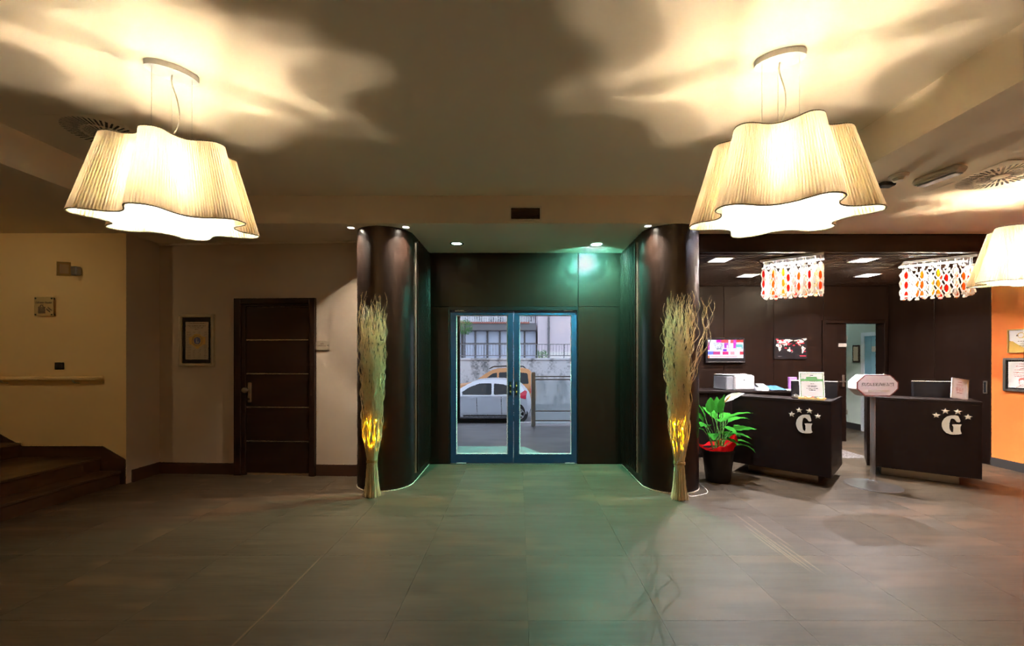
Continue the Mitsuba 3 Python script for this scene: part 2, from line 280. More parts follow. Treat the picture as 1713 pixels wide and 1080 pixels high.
# ================================================================== entrance doors
def door_leaf(x0, x1, side):
    t = thing('glass_door', f'{side} leaf of the glass entrance doors in a dark metal frame with blue daylight painted into its colour', 'door', 'glass entrance door leaves')
    y0, y1 = 5.44, 5.485; s = 0.075
    o, i = sbox(x0, 0.012, x1, oz - 0.05), sbox(x0 + s, 0.012 + 0.115, x1 - s, oz - 0.05 - 0.06)
    M = frame_of((0, y1, 0), (1, 0, 0), (0, 0, 1), (0, -1, 0))
    obj('leaf_frame', put(prism(o.difference(i), 0, y1 - y0), M), 'mat_door_frame', t)
    xa, za, xb, zb = i.bounds
    obj('glass_pane', put(prism(sbox(xa - .004, za - .004, xb + .004, zb + .004), 0.02, 0.0202), M) if False else trimesh.Trimesh([(xa - .004, 5.462, za - .004), (xb + .004, 5.462, za - .004), (xb + .004, 5.462, zb + .004), (xa - .004, 5.462, zb + .004)], [(0, 1, 2), (0, 2, 3)], process=False), 'mat_glass', t)
    bead = i.difference(sbox(xa + .012, za + .012, xb - .012, zb - .012))
    obj('glazing_bead', put(prism(bead, 0, 0.012), frame_of((0, 5.46, 0), (1, 0, 0), (0, 0, 1), (0, -1, 0))), 'mat_white_metal', t, label='pale edge of the glass')
    hx = x1 - 0.038 if side == 'left' else x0 + 0.038
    obj('lock_plate', bbox(hx - .013, hx + .013, 5.434, 5.441, .92, 1.10, .003), 'mat_black', t)
    for z in (1.045, 0.965):
        obj('lock_cylinder', put(lathe([(0, 0), (.011, 0), (.011, .012), (0, .012)], 12), frame_of((hx, 5.434, z), (1, 0, 0), (0, 0, -1), (0, -1, 0)) if False else frame_of((hx, 5.437, z), (1, 0, 0), (0, 0, 1), (0, -1, 0))), 'mat_gold_frame', t)
    for xx in (x0 + 0.12, ):
        px = xx if side == 'left' else x1 - 0.12
        obj('pivot_plate', bbox(px - .06, px + .06, 5.432, 5.442, oz - .058, oz - .043, .002), 'mat_white_metal', t)
        obj('bottom_pivot', bbox(px - .04, px + .09, 5.430, 5.442, .003, .016, .002), 'mat_grey_plastic', t)
    return t
door_leaf(ox0 + 0.02, -0.075, 'left'); door_leaf(-0.069, ox1 - 0.012, 'right')
struct('trim_3', cat_mesh([box(ox0 - 0.001, ox0 + 0.018, 5.42, 5.6, 0, oz), box(ox1 - 0.01, ox1 + 0.001, 5.42, 5.6, 0, oz), box(ox0, ox1, 5.42, 5.6, oz - 0.046, oz + 0.001)]), 'mat_black', 'black outer frame of the glass entrance doors')
struct('trim_4', box(ox0 + .02, ox1 - .012, 5.40, 5.75, -0.012, 0.004), 'mat_dark', 'dark threshold under the glass entrance doors')

# ================================================================== wooden door on the left
def wood_door():
    M = frame_of((0, 0, 0), (1, 0, 0), (0, 1, 0), (0, 0, 1))
    a = math.atan(-0.05); c, s = math.cos(a), math.sin(a)
    M = frame_of((dl, wl(dl), 0), (c, s, 0), (-s, c, 0), (0, 0, 1))
    W = (dr_ - dl) / c; Hh = 2.135
    t = thing('wooden_door', 'closed dark brown wooden door with four thin metal strips in the beige wall', 'door')
    jl, jr, jt = 0.105, 0.085, 0.085
    obj('door_frame', put(cat_mesh([bbox(0, jl - .02, -.05, .0, 0, Hh), bbox(W - jr + .02, W, -.05, 0, 0, Hh), bbox(jl - .02, W - jr + .02, -.05, 0, Hh - jt + .015, Hh),
                                    bbox(jl - .045, jl + .03, -.03, 0, 0, Hh - jt + .02), bbox(W - jr + .0, W - jr + .025, -.03, 0, 0, Hh - jt + .02), bbox(jl, W - jr, -.03, 0, Hh - jt - .012, Hh - jt + .02)]), M), 'mat_door_wood', t)
    zs = [0.02, 0.41, 0.822, 1.227, 1.635, Hh - jt - .012]
    for z0, z1 in zip(zs[:-1], zs[1:]):
        obj('door_panel', put(bbox(jl + .03, W - jr, -.016, -.001, z0 + .006, z1 - .006, .002), M), 'mat_door_wood', t)
    for z in zs[1:-1]:
        obj('metal_strip', put(bbox(jl + .03, W - jr, -.018, -.002, z - .006, z + .006, .001), M), 'mat_steel', t, label='thin shiny metal strip')
    hx = jl + .075
    pl = obj('handle_plate', put(bbox(hx - .022, hx + .022, -.026, -.014, .88, 1.12, .006), M), 'mat_steel', t, label='satin metal handle plate')
    k = lathe([(0, 0), (.012, 0), (.012, .03), (.03, .04), (.034, .055), (.028, .07), (0, .076)], 20)
    obj('knob', put(put(k, frame_of((hx - .02, -.024, 1.03), (1, 0, 0), (0, 0, 1), (0, -1, 0))), M), 'mat_steel', pl, smooth=40)
    obj('lock_cylinder', put(put(lathe([(0, 0), (.011, 0), (.011, .01), (0, .01)], 12), frame_of((hx, -.026, .92), (1, 0, 0), (0, 0, 1), (0, -1, 0))), M), 'mat_black', pl)
wood_door()

# ================================================================== stairs
def stairs():
    t = thing('staircase', 'dark brown stone stairs climbing left in front of the yellow wall', 'stairs')
    def step(x0, x1, z, tread):
        obj('riser', box(x0 - .02, x0, -1.2, 4.554, z - .155, z - .03), 'mat_stair', t)
        obj('tread', bbox(x1, x0 + .025, -1.2, 4.554, z - .032, z, .008), 'mat_stair', t)
    step(-4.48, -4.72, .155, 0); step(-4.70, -5.62, .31, 0)
    step(-5.60, -5.92, .47, 0); step(-5.90, -6.2, .63, 0); step(-6.18, -6.5, .79, 0); step(-6.48, -7.19, .95, 0)
    sk = Polygon([(-4.424, .0), (-4.424, .275), (-4.68, .425), (-5.59, .425), (-7.19, 1.30), (-7.19, .0)])
    obj('skirting', put(prism(sk, 0, .014), frame_of((0, 4.57, 0), (1, 0, 0), (0, 0, 1), (0, -1, 0))), 'mat_base', t)
    obj('stair_core', cat_mesh([box(-7.19, -4.5, -1.2, 4.554, -.01, .12), box(-7.19, -4.73, -1.2, 4.554, .12, .27), box(-7.19, -5.63, -1.2, 4.554, .27, .43), box(-7.19, -6.5, -1.2, 4.554, .43, .9)]), 'mat_base', t)
stairs()
hr = thing('handrail', 'straight pale yellow wall handrail above the stairs', 'handrail')
z = P(0, 632.5, 4.5)[2]
pts = np.array([(-7.1, 4.50, z), (-6.0, 4.50, z), (-4.75, 4.50, z), (-4.70, 4.51, z), (-4.685, 4.56, z)])
obj('rail', tube(pts, .024, 14), 'mat_yellow', hr, smooth=50)
for x in (-6.7, -5.75, -4.95):
    obj('bracket', tube([(x, 4.5, z - .02), (x, 4.52, z - .05), (x, 4.569, z - .055)], .008, 8), 'mat_steel', hr)
# plates on the yellow wall
def plate_on_wall(t, name, c, w, h, mat, depth=.008, off=.0, ax=(1, 0, 0), ay=(0, 0, 1), an=(0, -1, 0)):
    return obj(name, put(cbox(w, h, depth, .002), frame_of(np.asarray(c) + np.asarray(an) * (off + depth / 2), ax, ay, an)), mat, t)
def text_on(t, name, txt, c, height, mat, ax, ay, an, bold=False, stretch=1.0, width=None, label=None):
    m = meshkit.text_mesh(txt, height, .0012, bold)
    b = m.bounds; m.apply_translation((-(b[0][0] + b[1][0]) / 2, -(b[0][1] + b[1][1]) / 2, 0))
    if width: m.apply_scale((width / (b[1][0] - b[0][0]), 1, 1))
    return obj(name, put(m, frame_of(c, ax, ay, an)), mat, t, label=label)
FX, FZ, FN = (1, 0, 0), (0, 0, 1), (0, -1, 0)
c = P(73.5, 512.5, 4.545)
t = thing('rooms_sign', 'square clear plastic sign with a luggage symbol on four studs on the yellow wall', 'sign')
sw, sh = .215, .215
bsdf('mat_sign_plate', {'type': 'principled', 'base_color': rgb((0.56, 0.42, 0.20)), 'roughness': 0.2})
obj('plate', put(cbox(sw, sh, .005, .001), frame_of(c, FX, FZ, FN)), 'mat_sign_plate', t)
for sx in (-1, 1):
    for sz in (-1, 1):
        obj('stud', put(lathe([(0, -.022), (.009, -.022), (.009, .006), (0, .006)], 12), frame_of(c + np.array((sx * .09, 0, sz * .09)), FX, FZ, FN)), 'mat_dark', t)
fc = c + np.array((0, -.0026, 0))
text_on(t, 'lettering', 'Camere-Rooms', fc + np.array((0, 0, .045)), .022, 'mat_ink_brown', FX, FZ, FN, True, width=.185)
ico = unary_union([sbox(-.032, -.035, .032, .025).buffer(.008), LineString([(-.014, .03), (-.014, .05), (.014, .05), (.014, .03)]).buffer(.005)]).difference(unary_union([sbox(-.02, -.005, .03, -.001), sbox(-.02, .017, .02, .021)]))
ico = unary_union([affinity.translate(ico, -.022, -.035), LineString([(.035, -.03), (.068, -.058)]).buffer(.007), LineString([(.052, -.012), (.088, -.043)]).buffer(.007)])
obj('symbol', put(prism(ico, 0, .001), frame_of(fc, FX, FZ, FN)), 'mat_ink_brown', t)
t = thing('emergency_exit_sign', 'small clear flag sign with its grey bracket high on the yellow wall', 'sign')
c = P(125, 453, 4.54)
obj('bracket', put(cbox(.10, .095, .06, .008), frame_of(c + np.array((0, -.0, 0)), FX, FZ, FN)), 'mat_grey_plastic', t)
a = P(118.5, 450, 4.50); b = P(94.5, 449, 4.36)
ux = (a - b) / np.linalg.norm(a - b)
obj('plate', put(cbox(np.linalg.norm(a - b), .155, .006, .001), frame_of((a + b) / 2, ux, (0, 0, 1), np.cross(ux, (0, 0, 1)))), 'mat_sign_plate', t)
obj('printed_panel', put(cbox(.09, .10, .001, .0003), frame_of((a + b) / 2 + np.cross(ux, (0, 0, 1)) * .004, ux, (0, 0, 1), np.cross(ux, (0, 0, 1)))), 'mat_cream', t)
t = thing('wall_switch', 'black switch plate on the yellow wall above the handrail', 'switch')
c = P(99.5, 612, 4.565)
obj('plate', put(cbox(.105, .08, .01, .004), frame_of(c, FX, FZ, FN)), 'mat_black', t)
for k in (-1, 0, 1): obj('rocker', put(cbox(.024, .046, .006, .002), frame_of(c + np.array((k * .027, -.006, 0)), FX, FZ, FN)), 'mat_dark', t)
# certificate in the beaded frame, and the room sign by the door
def local_wall(px, py):
    """Point of the left back wall under this pixel, and the wall's axes."""
    k = (px - CX) / F; y = (4.995 - 4.42 * .05) / (1 + .05 * k); p = P(px, py, y)
    a = math.atan(-.05); return p, (math.cos(a), math.sin(a), 0), (0, 0, 1), (math.sin(a), -math.cos(a), 0)
p, ax, ay, an = local_wall(331, 569); an = np.array(an)
t = thing('framed_charter', 'framed charter with a round gold and blue emblem beside the wooden door', 'picture')
w, h = .445, .635
obj('frame', put(prism(sbox(-w / 2, -h / 2, w / 2, h / 2).difference(sbox(-w / 2 + .036, -h / 2 + .036, w / 2 - .036, h / 2 - .036)), 0, .028), frame_of(p, ax, ay, an)), 'mat_beaded', t)
beads = []
for s in (-1, 1):
    beads += [sphere(.0065, (x, s * (h / 2 - .009), .028), sub=1) for x in np.arange(-w / 2 + .01, w / 2, .0165)]
    beads += [sphere(.0065, (s * (w / 2 - .009), y, .028), sub=1) for y in np.arange(-h / 2 + .02, h / 2 - .01, .0165)]
obj('beading', put(cat_mesh(beads), frame_of(p, ax, ay, an)), 'mat_steel', t, smooth=True, label='row of small metal beads', kind='stuff')
obj('mat_board', put(prism(sbox(-w / 2 + .03, -h / 2 + .03, w / 2 - .03, h / 2 - .03), .002, .012), frame_of(p, ax, ay, an)), 'mat_black', t)
obj('certificate', put(prism(sbox(-.145, -.235, .145, .225), .012, .0135), frame_of(p, ax, ay, an)), 'mat_paper_aged', t)
lines = []
for k in range(17):
    yy = .095 - k * .019
    for xa, xb in ((-.13, -.075), (-.05, -.02), (.015, .05), (.09, .125)):
        if not (-.105 < yy < .075 and -.095 < (xa + xb) / 2 < .095): lines.append(sbox(xa, yy, xb - .012 * ((k * 7 + int(xa * 100)) % 3) / 3, yy + .004))
for yy, ww in ((.205, .10), (.172, .115), (.150, .085), (.130, .025)): lines.append(sbox(-ww, yy, ww, yy + .006))
obj('printed_text', put(prism(unary_union(lines), .0135, .0140), frame_of(p, ax, ay, an)), 'mat_ink_brown', t)
ec = (0.005, -.005)
ring = Point(ec).buffer(.082).difference(Point(ec).buffer(.044))
wing = unary_union([affinity.translate(sbox(-.03, -.035, .03, .035).buffer(.012), ec[0] + s * .062, ec[1]) for s in (-1, 1)]).difference(Point(ec).buffer(.044))
em = obj('emblem', put(prism(unary_union([ring, wing, affinity.translate(sbox(-.02, -.012, .02, .012), ec[0], ec[1] - .085)]), .0142, .0150), frame_of(p, ax, ay, an)), 'mat_gold_print', t, label='round gold emblem')
obj('emblem_centre', put(prism(Point(ec).buffer(.044), .0142, .0150), frame_of(p, ax, ay, an)), 'mat_blue_print', em)
obj('emblem_letter', put(prism(affinity.translate(Polygon([(-.018, .028), (.004, .028), (.004, .022), (-.002, .022), (-.002, -.02), (.012, -.02), (.014, -.008), (.02, -.008), (.02, -.028), (-.018, -.028), (-.018, -.022), (-.012, -.022), (-.012, .022), (-.018, .022)]), *ec), .0150, .0158), frame_of(p, ax, ay, an)), 'mat_paper', em)
rg = prism(Point(ec).buffer(.066).difference(Point(ec).buffer(.060)), .015, .0155)
obj('emblem_ring', put(rg, frame_of(p, ax, ay, an)), 'mat_ink_brown', em)
p, ax, ay, an = local_wall(539.5, 577.5); an = np.array(an)
t = thing('room_sign', 'small clear nameplate with brown lettering right of the wooden door', 'sign')
bsdf('mat_sign_plate_grey', {'type': 'principled', 'base_color': rgb((0.34, 0.28, 0.20)), 'roughness': 0.2})
shp = Polygon([(-.085, -.05)] + [(x, -.05 - .006 * math.cos(x / .085 * 1.57)) for x in np.linspace(-.085, .085, 9)] + [(.085, .045)] + [(x, .045 + .012 * math.cos(x / .085 * 1.57)) for x in np.linspace(.085, -.085, 9)])
obj('plate', put(prism(shp, .008, .013), frame_of(p, ax, ay, an)), 'mat_sign_plate_grey', t)
text_on(t, 'lettering', 'Sala', p + an * .013 + np.array((0, 0, .02)), .016, 'mat_ink_brown', ax, ay, an, True)
text_on(t, 'lettering', 'Riunioni', p + an * .013 + np.array((0, 0, -.003)), .016, 'mat_ink_brown', ax, ay, an, True, width=.10)
for s in (-1, 1): obj('stud', put(lathe([(0, 0), (.006, 0), (.006, .017), (0, .017)], 10), frame_of(p + np.array(ax) * s * .074, ax, ay, an)), 'mat_dark', t)

# ================================================================== pendant lamps with pleated cloud shades
def smooth_loop(pts, n):
    pts = np.asarray(pts, float); m = len(pts)
    from scipy.interpolate import splprep, splev
    tck, _ = splprep(np.vstack([pts, pts[:1]]).T, s=0.0006, per=True)
    x, y = splev(np.linspace(0, 1, 2000, endpoint=False), tck); q = np.stack([x, y], 1)
    L = np.r_[0, np.cumsum(np.linalg.norm(np.diff(np.vstack([q, q[:1]]), axis=0), axis=1))]
    s = np.linspace(0, L[-1], n, endpoint=False)
    qq = np.vstack([q, q[:1]])
    return np.stack([np.interp(s, L, qq[:, 0]), np.interp(s, L, qq[:, 1])], 1), L[-1]
A1 = [(45, 757), (60, 746), (120, 742), (200, 747), (300, 760), (400, 772), (480, 775), (540, 770), (583, 755), (580, 737), (562, 718), (580, 705), (640, 701), (750, 708), (850, 725), (960, 760)]
B1 = [(60, 752), (150, 780), (250, 802), (400, 820), (550, 825), (700, 836), (780, 860), (803, 878), (785, 890), (720, 900), (695, 918), (740, 945), (850, 975), (925, 987), (933, 1000), (880, 1014), (750, 1008), (600, 996), (500, 997), (472, 1010), (476, 1022), (430, 1034), (330, 1034), (220, 1018), (120, 988)]
A1b = [(850, 963), (740, 958), (640, 957), (520, 942), (430, 920), (405, 907), (440, 893), (473, 885), (455, 868), (400, 850), (300, 832), (150, 800), (70, 778)]
rim1 = [(100 + u / 5.4, 210 + v / 5.4) for u, v in A1] + [(270 + u / 5.683, 220 + v / 5.683) for u, v in B1] + [(100 + u / 5.4, 210 + v / 5.4) for u, v in A1b]
C2 = [(62, 940), (72, 924), (110, 905), (200, 888), (280, 870), (330, 848), (315, 825), (280, 805), (290, 785), (340, 760), (430, 745), (520, 744), (600, 750), (700, 752), (800, 745)]
D2 = [(0, 738), (70, 728), (180, 695), (300, 660), (400, 646), (480, 648), (525, 662), (510, 685), (470, 710), (466, 730), (500, 750), (600, 758), (720, 750), (820, 748), (853, 765), (820, 790), (720, 818), (600, 835), (480, 865), (408, 890), (402, 903), (430, 912), (400, 935), (300, 960), (200, 965), (100, 958), (0, 962)]
C2b = [(800, 965), (700, 980), (600, 1005), (500, 1020), (420, 1012), (397, 995), (411, 977), (380, 960), (280, 952), (150, 957), (80, 952)]
rim2 = [(1140 + u / 4.911, 190 + v / 4.911) for u, v in C2] + [(1310 + u / 4.911, 190 + v / 4.911) for u, v in D2] + [(1140 + u / 4.911, 190 + v / 4.911) for u, v in C2b]
def plan_of(rim, zb): return np.array([[(x - CX) / F * d, d] for x, y in rim for d in [F * (zb - EYE) / (CY - y)]])
def pendant(plan, zb, ceil, label, axis):
    zt = zb + .45
    t = thing('pendant_lamp', label, 'lamp', 'pleated cloud pendant lamps')
    NP, per = 190, 4
    loop, L = smooth_loop(plan, NP * per)
    if Polygon(loop).exterior.is_ccw is False: loop = loop[::-1]
    cen = np.array(Polygon(loop).centroid.coords[0])
    tan = np.roll(loop, -1, 0) - np.roll(loop, 1, 0); tan /= np.linalg.norm(tan, axis=1, keepdims=True); nrm = np.stack([tan[:, 1], -tan[:, 0]], 1)
    rip = np.tile([0.0035, 0.001, -0.0025, 0.001], NP)
    rows = []; R = 9
    for k in range(R + 1):
        f = k / R; s = 1 - .285 * f
        q = cen + (loop - cen) * s + nrm * (rip * s)[:, None]
        rows.append(np.c_[q, np.full(len(q), zb + (zt - zb) * f)])
    n = NP * per; v = np.vstack(rows); i = np.arange(R)[:, None] * n; j = np.arange(n)[None]; k2 = (j + 1) % n
    q = np.stack([i + j, i + k2, i + n + k2, i + n + j], -1).reshape(-1, 4)
    obj('shade', (v, q), 'mat_shade', t, smooth=True)
    for f, nm in ((0, 'bottom_rim'), (1, 'top_rim')):
        s = 1 - .285 * f; q = cen + (loop[::2] - cen) * s
        pts = np.c_[np.vstack([q, q[:1]]), np.full(len(q) + 1, zb + .45 * f)]
        obj('rim', tube(pts, .0035, 5, False), 'mat_shade_rim', t, smooth=True)
    ax = np.array(axis) / np.linalg.norm(axis); ay = np.array((-ax[1], ax[0]))
    can = affinity.scale(Point(0, 0).buffer(1, quad_segs=24), .125, .07)
    M = frame_of((*cen, ceil - .032), (*ax, 0), (*ay, 0), (0, 0, 1))
    obj('canopy', put(prism(can, 0, .032), M), 'mat_white', t, smooth=30)
    # inner carrier: a crossbar under the top rim from which the lamp holders hang
    zc = zb + .40
    bar = [tube([(*(cen - ax * .24), zc), (*(cen + ax * .24), zc)], .006, 8), tube([(*(cen - ay * .13), zc), (*(cen + ay * .13), zc)], .006, 8)]
    obj('carrier', cat_mesh(bar), 'mat_white', t)
    for a, b in ((-.09, -.02), (.09, -.02), (0, .045)):
        top = cen + ax * a + ay * b; bot = top
        obj('wire', tube([(*top, ceil - .03), (*bot, zc)], .0012, 5), 'mat_steel', t)
    cord = np.array([(*(cen + ax * w + ay * w2), ceil - .032 - f * (ceil - .032 - zc)) for f, w, w2 in ((0, 0, 0), (.15, .006, .01), (.35, .03, .02), (.6, .025, .015), (.8, -.01, 0), (.95, -.035, -.01), (1, -.03, -.01))])
    from scipy.interpolate import CubicSpline
    cs = CubicSpline(np.linspace(0, 1, len(cord)), cord); obj('cord', tube(cs(np.linspace(0, 1, 30)), .0035, 6), 'mat_cream', t, smooth=True)
    obj('diffuser', prism(Polygon(cen + (loop[::2] - cen) * .84), zb + .045, zb + .0475), 'mat_diffuser', t, label='white diffuser inside the shade')
    for s in (-1, 1):
        b = cen + ax * s * .07
        h = obj('lamp_holder', tube([(*b, zc), (*b, zc - .106)], .014, 10), 'mat_white', t)
        obj('bulb', sphere(.022, (*b, zc - .128), sub=2), 'mat_white', h, smooth=True, emitter=glow(PENDANT, PENDANT_W))
    return loop, cen
ZB = 2.20
l1, c1 = pendant(plan_of(rim1, ZB), ZB, HIGH, 'white pleated cloud pendant lamp in front of the wooden door', (.76, .65))
l2, c2 = pendant(plan_of(rim2, ZB), ZB, HIGH, 'white pleated cloud pendant lamp beside the right column and reception', (.93, -.37))
rel = (l1 - c1); a = math.radians(-48); R2 = np.array([[math.cos(a), -math.sin(a)], [math.sin(a), math.cos(a)]])
pendant(rel @ R2.T + np.array((4.28, 3.30)), 2.05, LOW, 'white pleated cloud pendant lamp in front of the orange wall', (.99, -.1))

# unseen pendant lamps, added out of view to raise the general brightness
pendant((l1 - c1) @ np.array([[-1, 0], [0, 1]]) + np.array((-2.0, -1.7)), ZB, HIGH, 'added unseen white pleated cloud fill lamp in the back of the lobby, stairs side', (-.76, .65))
pendant((l2 - c2) @ np.array([[-1, 0], [0, 1]]) + np.array((1.4, -1.7)), ZB, HIGH, 'added unseen white pleated cloud fill lamp in the back of the lobby, orange wall side', (-.93, -.37))
pendant(rel @ R2.T + np.array((4.3, 0.25)), 2.05, LOW, 'added unseen white pleated cloud fill lamp by the orange wall, nearer the viewer', (.99, -.1))
# ================================================================== ceiling fittings
def slots():
    out = []
    for k in range(24):
        a = k * 15 + 0.0
        for r0, r1 in ((.052, .128), (.140, .242)): out.append(affinity.rotate(sbox(r0, -.0075, r1, .0075), a, origin=(0, 0)))
        out.append(affinity.rotate(sbox(.150, -.0065, .242, .0065), a + 7.5, origin=(0, 0)))
    return unary_union(out)
SL = slots()
def diffuser(x0, y0, zc, label):
    t = thing('air_diffuser', label, 'air vent', 'square ceiling air diffusers'); s = .525
    M = frame_of((x0 + s / 2, y0 + s / 2, zc), (1, 0, 0), (0, -1, 0), (0, 0, -1))
    obj('backing', put(prism(Point(0, 0).buffer(.25), 0.0005, .002), M), 'mat_black', t)
    obj('plate', put(prism(sbox(-s / 2, -s / 2, s / 2, s / 2).difference(SL), .003, .0046), M), 'mat_ceiling', t)
diffuser(-3.387, 2.815, HIGH, 'square ceiling diffuser with radial slots above the left pendant lamp')
diffuser(3.455, 2.872, LOW, 'square ceiling diffuser with radial slots near the orange wall')
# grille in the beam
t = thing('beam_grille', 'small rectangular brown air grille in the cream beam over the doors', 'air vent')
a, b = P(852, 345, YB), P(906, 370, YB)
M = frame_of((0, YB, 0), (1, 0, 0), (0, 0, 1), (0, -1, 0))
obj('frame', put(prism(sbox(a[0], b[2], b[0], a[2]).difference(sbox(a[0] + .018, b[2] + .018, b[0] - .018, a[2] - .018)), 0, .014), M), 'mat_cream', t)
obj('backing', put(prism(sbox(a[0] + .016, b[2] + .016, b[0] - .016, a[2] - .016), 0, .002), M), 'mat_slat_back', t)
for k in range(7):
    zz = b[2] + .024 + k * (a[2] - b[2] - .05) / 6.6
    obj('slat', put(cbox(b[0] - a[0] - .036, .010, .008, .001), frame_of(((a[0] + b[0]) / 2, YB - .006, zz), (1, 0, 0), (0, .5, .866), (0, -.866, .5))), 'mat_base', t)
# smoke detector, emergency light, small black fitting on the right low ceiling
def on_low(px, py): d = F * (LOW - EYE) / (CY - py); return np.array(((px - CX) / F * d, d, LOW))
t = thing('smoke_detector', 'round cream smoke detector on the ceiling beside the emergency light', 'smoke detector')
c = on_low(1503, 293)
obj('base', lathe([(0, 0), (.062, 0), (.062, -.012), (.052, -.024), (0, -.024)][::-1], 32, c), 'mat_cream', t, smooth=30)
obj('sensor_head', lathe([(0, -.024), (.040, -.024), (.040, -.034), (.030, -.046), (0, -.048)][::-1], 32, c), 'mat_cream', t, smooth=30)
t = thing('emergency_light', 'long cream emergency light fitting on the ceiling near the air diffuser', 'lamp')
c0, c1e = on_low(1532, 302), on_low(1612, 272)
ctr = (c0 + c1e) / 2; u = c1e - c0; Lh = np.linalg.norm(u); u /= Lh; w3 = np.cross((0, 0, 1), u)
M = frame_of(ctr, u, w3, (0, 0, 1))
obj('housing', put(put(cbox(Lh, .12, .055, .02), frame_of((0, 0, -.0275), (1, 0, 0), (0, 1, 0), (0, 0, 1))), M), 'mat_cream', t, smooth=30)
obj('diffuser', put(put(cbox(Lh * .82, .075, .012, .004), frame_of((0, .005, -.058), (1, 0, 0), (0, 1, 0), (0, 0, 1))), M), 'mat_grey_plastic', t)
obj('reflector_strip', put(put(cbox(Lh * .8, .012, .010, .003), frame_of((0, -.050, -.056), (1, 0, 0), (0, 1, 0), (0, 0, 1))), M), 'mat_chrome', t)
t = thing('ceiling_sensor', 'small black ceiling fitting half hidden by the right pendant shade', 'sensor')
c = on_low(1482, 306)
obj('body', put(cbox(.11, .07, .03, .006), frame_of(c - np.array((0, 0, .015)), (1, 0, 0), (0, 1, 0), (0, 0, 1))), 'mat_black', t)

# downlights
def downlight(x, y, z, r, label, power, glowc, target=None, cutoff=28, beam=12, group=None, w=3.0, mat='mat_white'):
    t = thing('downlight', label, 'downlight', group)
    obj('trim_ring', lathe([(r * .74, -.001), (r, -.001), (r, -.006), (r * .9, -.009), (r * .74, -.004), (r * .74, -.001)], 28, (x, y, z)), mat, t, smooth=30)
    obj('lens', lathe([(0, -.003), (r * .73, -.003), (r * .73, -.0015), (0, -.0015)], 24, (x, y, z)), 'mat_white', t, emitter=glow(glowc, 0.3))
    if power is not None:
        k = numbered('spot_emitter')
        scene[k] = {'type': 'spot', 'to_world': T().look_at(origin=[x, y, z - .02], target=list(target or (x + .001, y, 0)), up=[0, 1, 0]), 'intensity': rgb(power), 'cutoff_angle': cutoff, 'beam_width': beam, 'sampling_weight': w}
G = 'small white spotlights around the columns'
def low_at(px, py): return on_low(px, py)
a = low_at(587, 380); downlight(a[0], a[1], LOW, .042, 'small white spotlight left of the left column', SPOT_WARM, (40, 36, 30), (a[0] + .28, a[1] + .06, 0), 52, 6, G)
a = low_at(679, 379); downlight(a[0], a[1], LOW, .042, 'small white spotlight at the inner side of the left column', SPOT_WARM, (40, 36, 30), (a[0] - .25, a[1] + .06, 0), 52, 6, G)
a = low_at(1084, 377); downlight(a[0], a[1], LOW, .042, 'small white spotlight at the inner side of the right column', SPOT_WARM, (40, 36, 30), (a[0] + .25, a[1] + .06, 0), 52, 6, G)
a = np.array((1.99, 4.30)); downlight(a[0], a[1], LOW, .042, 'small white spotlight above the right column, behind the pendant shade', SPOT_COOL, (36, 38, 44), (a[0] - .2, a[1] + .06, 0), 52, 6, G)
a = low_at(764, 407); downlight(a[0], a[1], LOW, .085, 'dim green recessed downlight left above the glass doors', (.25, .9, .35), (1.2, 2.6, 1.5), None, 50, 20, 'recessed downlights above the glass doors', 1.5, 'mat_dark')
a = low_at(998, 408); downlight(a[0], a[1], LOW, .085, 'bright green recessed downlight right above the glass doors', SPOT_GREEN, (7, 18, 14), (a[0], a[1] + .40, LOW - 1.0), 82, 48, 'recessed downlights above the glass doors', 4.0, 'mat_white')
downlight(-5.3, 2.4, LOW, .06, 'added unseen fill downlight in the low ceiling above the stairs', (0.55, 0.42, .24), (6, 5, 4), (-5.5, 4.57, 1.4), 50, 25, None, 2.5)  # fill light added out of view to brighten the yellow wall
downlight(3.25, 1.9, LOW, .06, 'added unseen fill downlight in the low ceiling before the right desk', (7.5, 7.1, 7.0), (8, 7.5, 7), (4.15, 4.6, .98), 26, 12, None, 3.0)  # fill light added out of view for the suggestion box and desk fronts
for px, py, lab in ((1205, 434, 'square LED panel in the slatted ceiling nearest the right column'), (1251, 460.5, 'square LED panel in the slatted ceiling behind the left chandelier'), (1445, 434.5, 'square LED panel in the slatted ceiling between the chandeliers, front one'), (1451, 460, 'square LED panel in the slatted ceiling between the chandeliers, back one')):
    d = F * (2.622 - EYE) / (CY - py); x, y = (px - CX) / F * d, d
    t = thing('led_panel', lab, 'ceiling light', 'square LED panels in the slatted ceiling')
    obj('frame', put(prism(sbox(-.115, -.115, .115, .115).difference(sbox(-.1, -.1, .1, .1)), 0, .01), frame_of((x, y, 2.614), (1, 0, 0), (0, 1, 0), (0, 0, 1))), 'mat_white', t)
    obj('diffuser', box(x - .1, x + .1, y - .1, y + .1, 2.617, 2.622), 'mat_white', t, emitter=glow(LED_PANEL, 1.0))
    scene[numbered('panel_emitter')] = {'type': 'spot', 'to_world': T().look_at(origin=[x, y, 2.60], target=[x + .001, y, 0], up=[0, 1, 0]), 'intensity': rgb(LED_BEAM), 'cutoff_angle': 66, 'beam_width': 38, 'sampling_weight': 2.5}

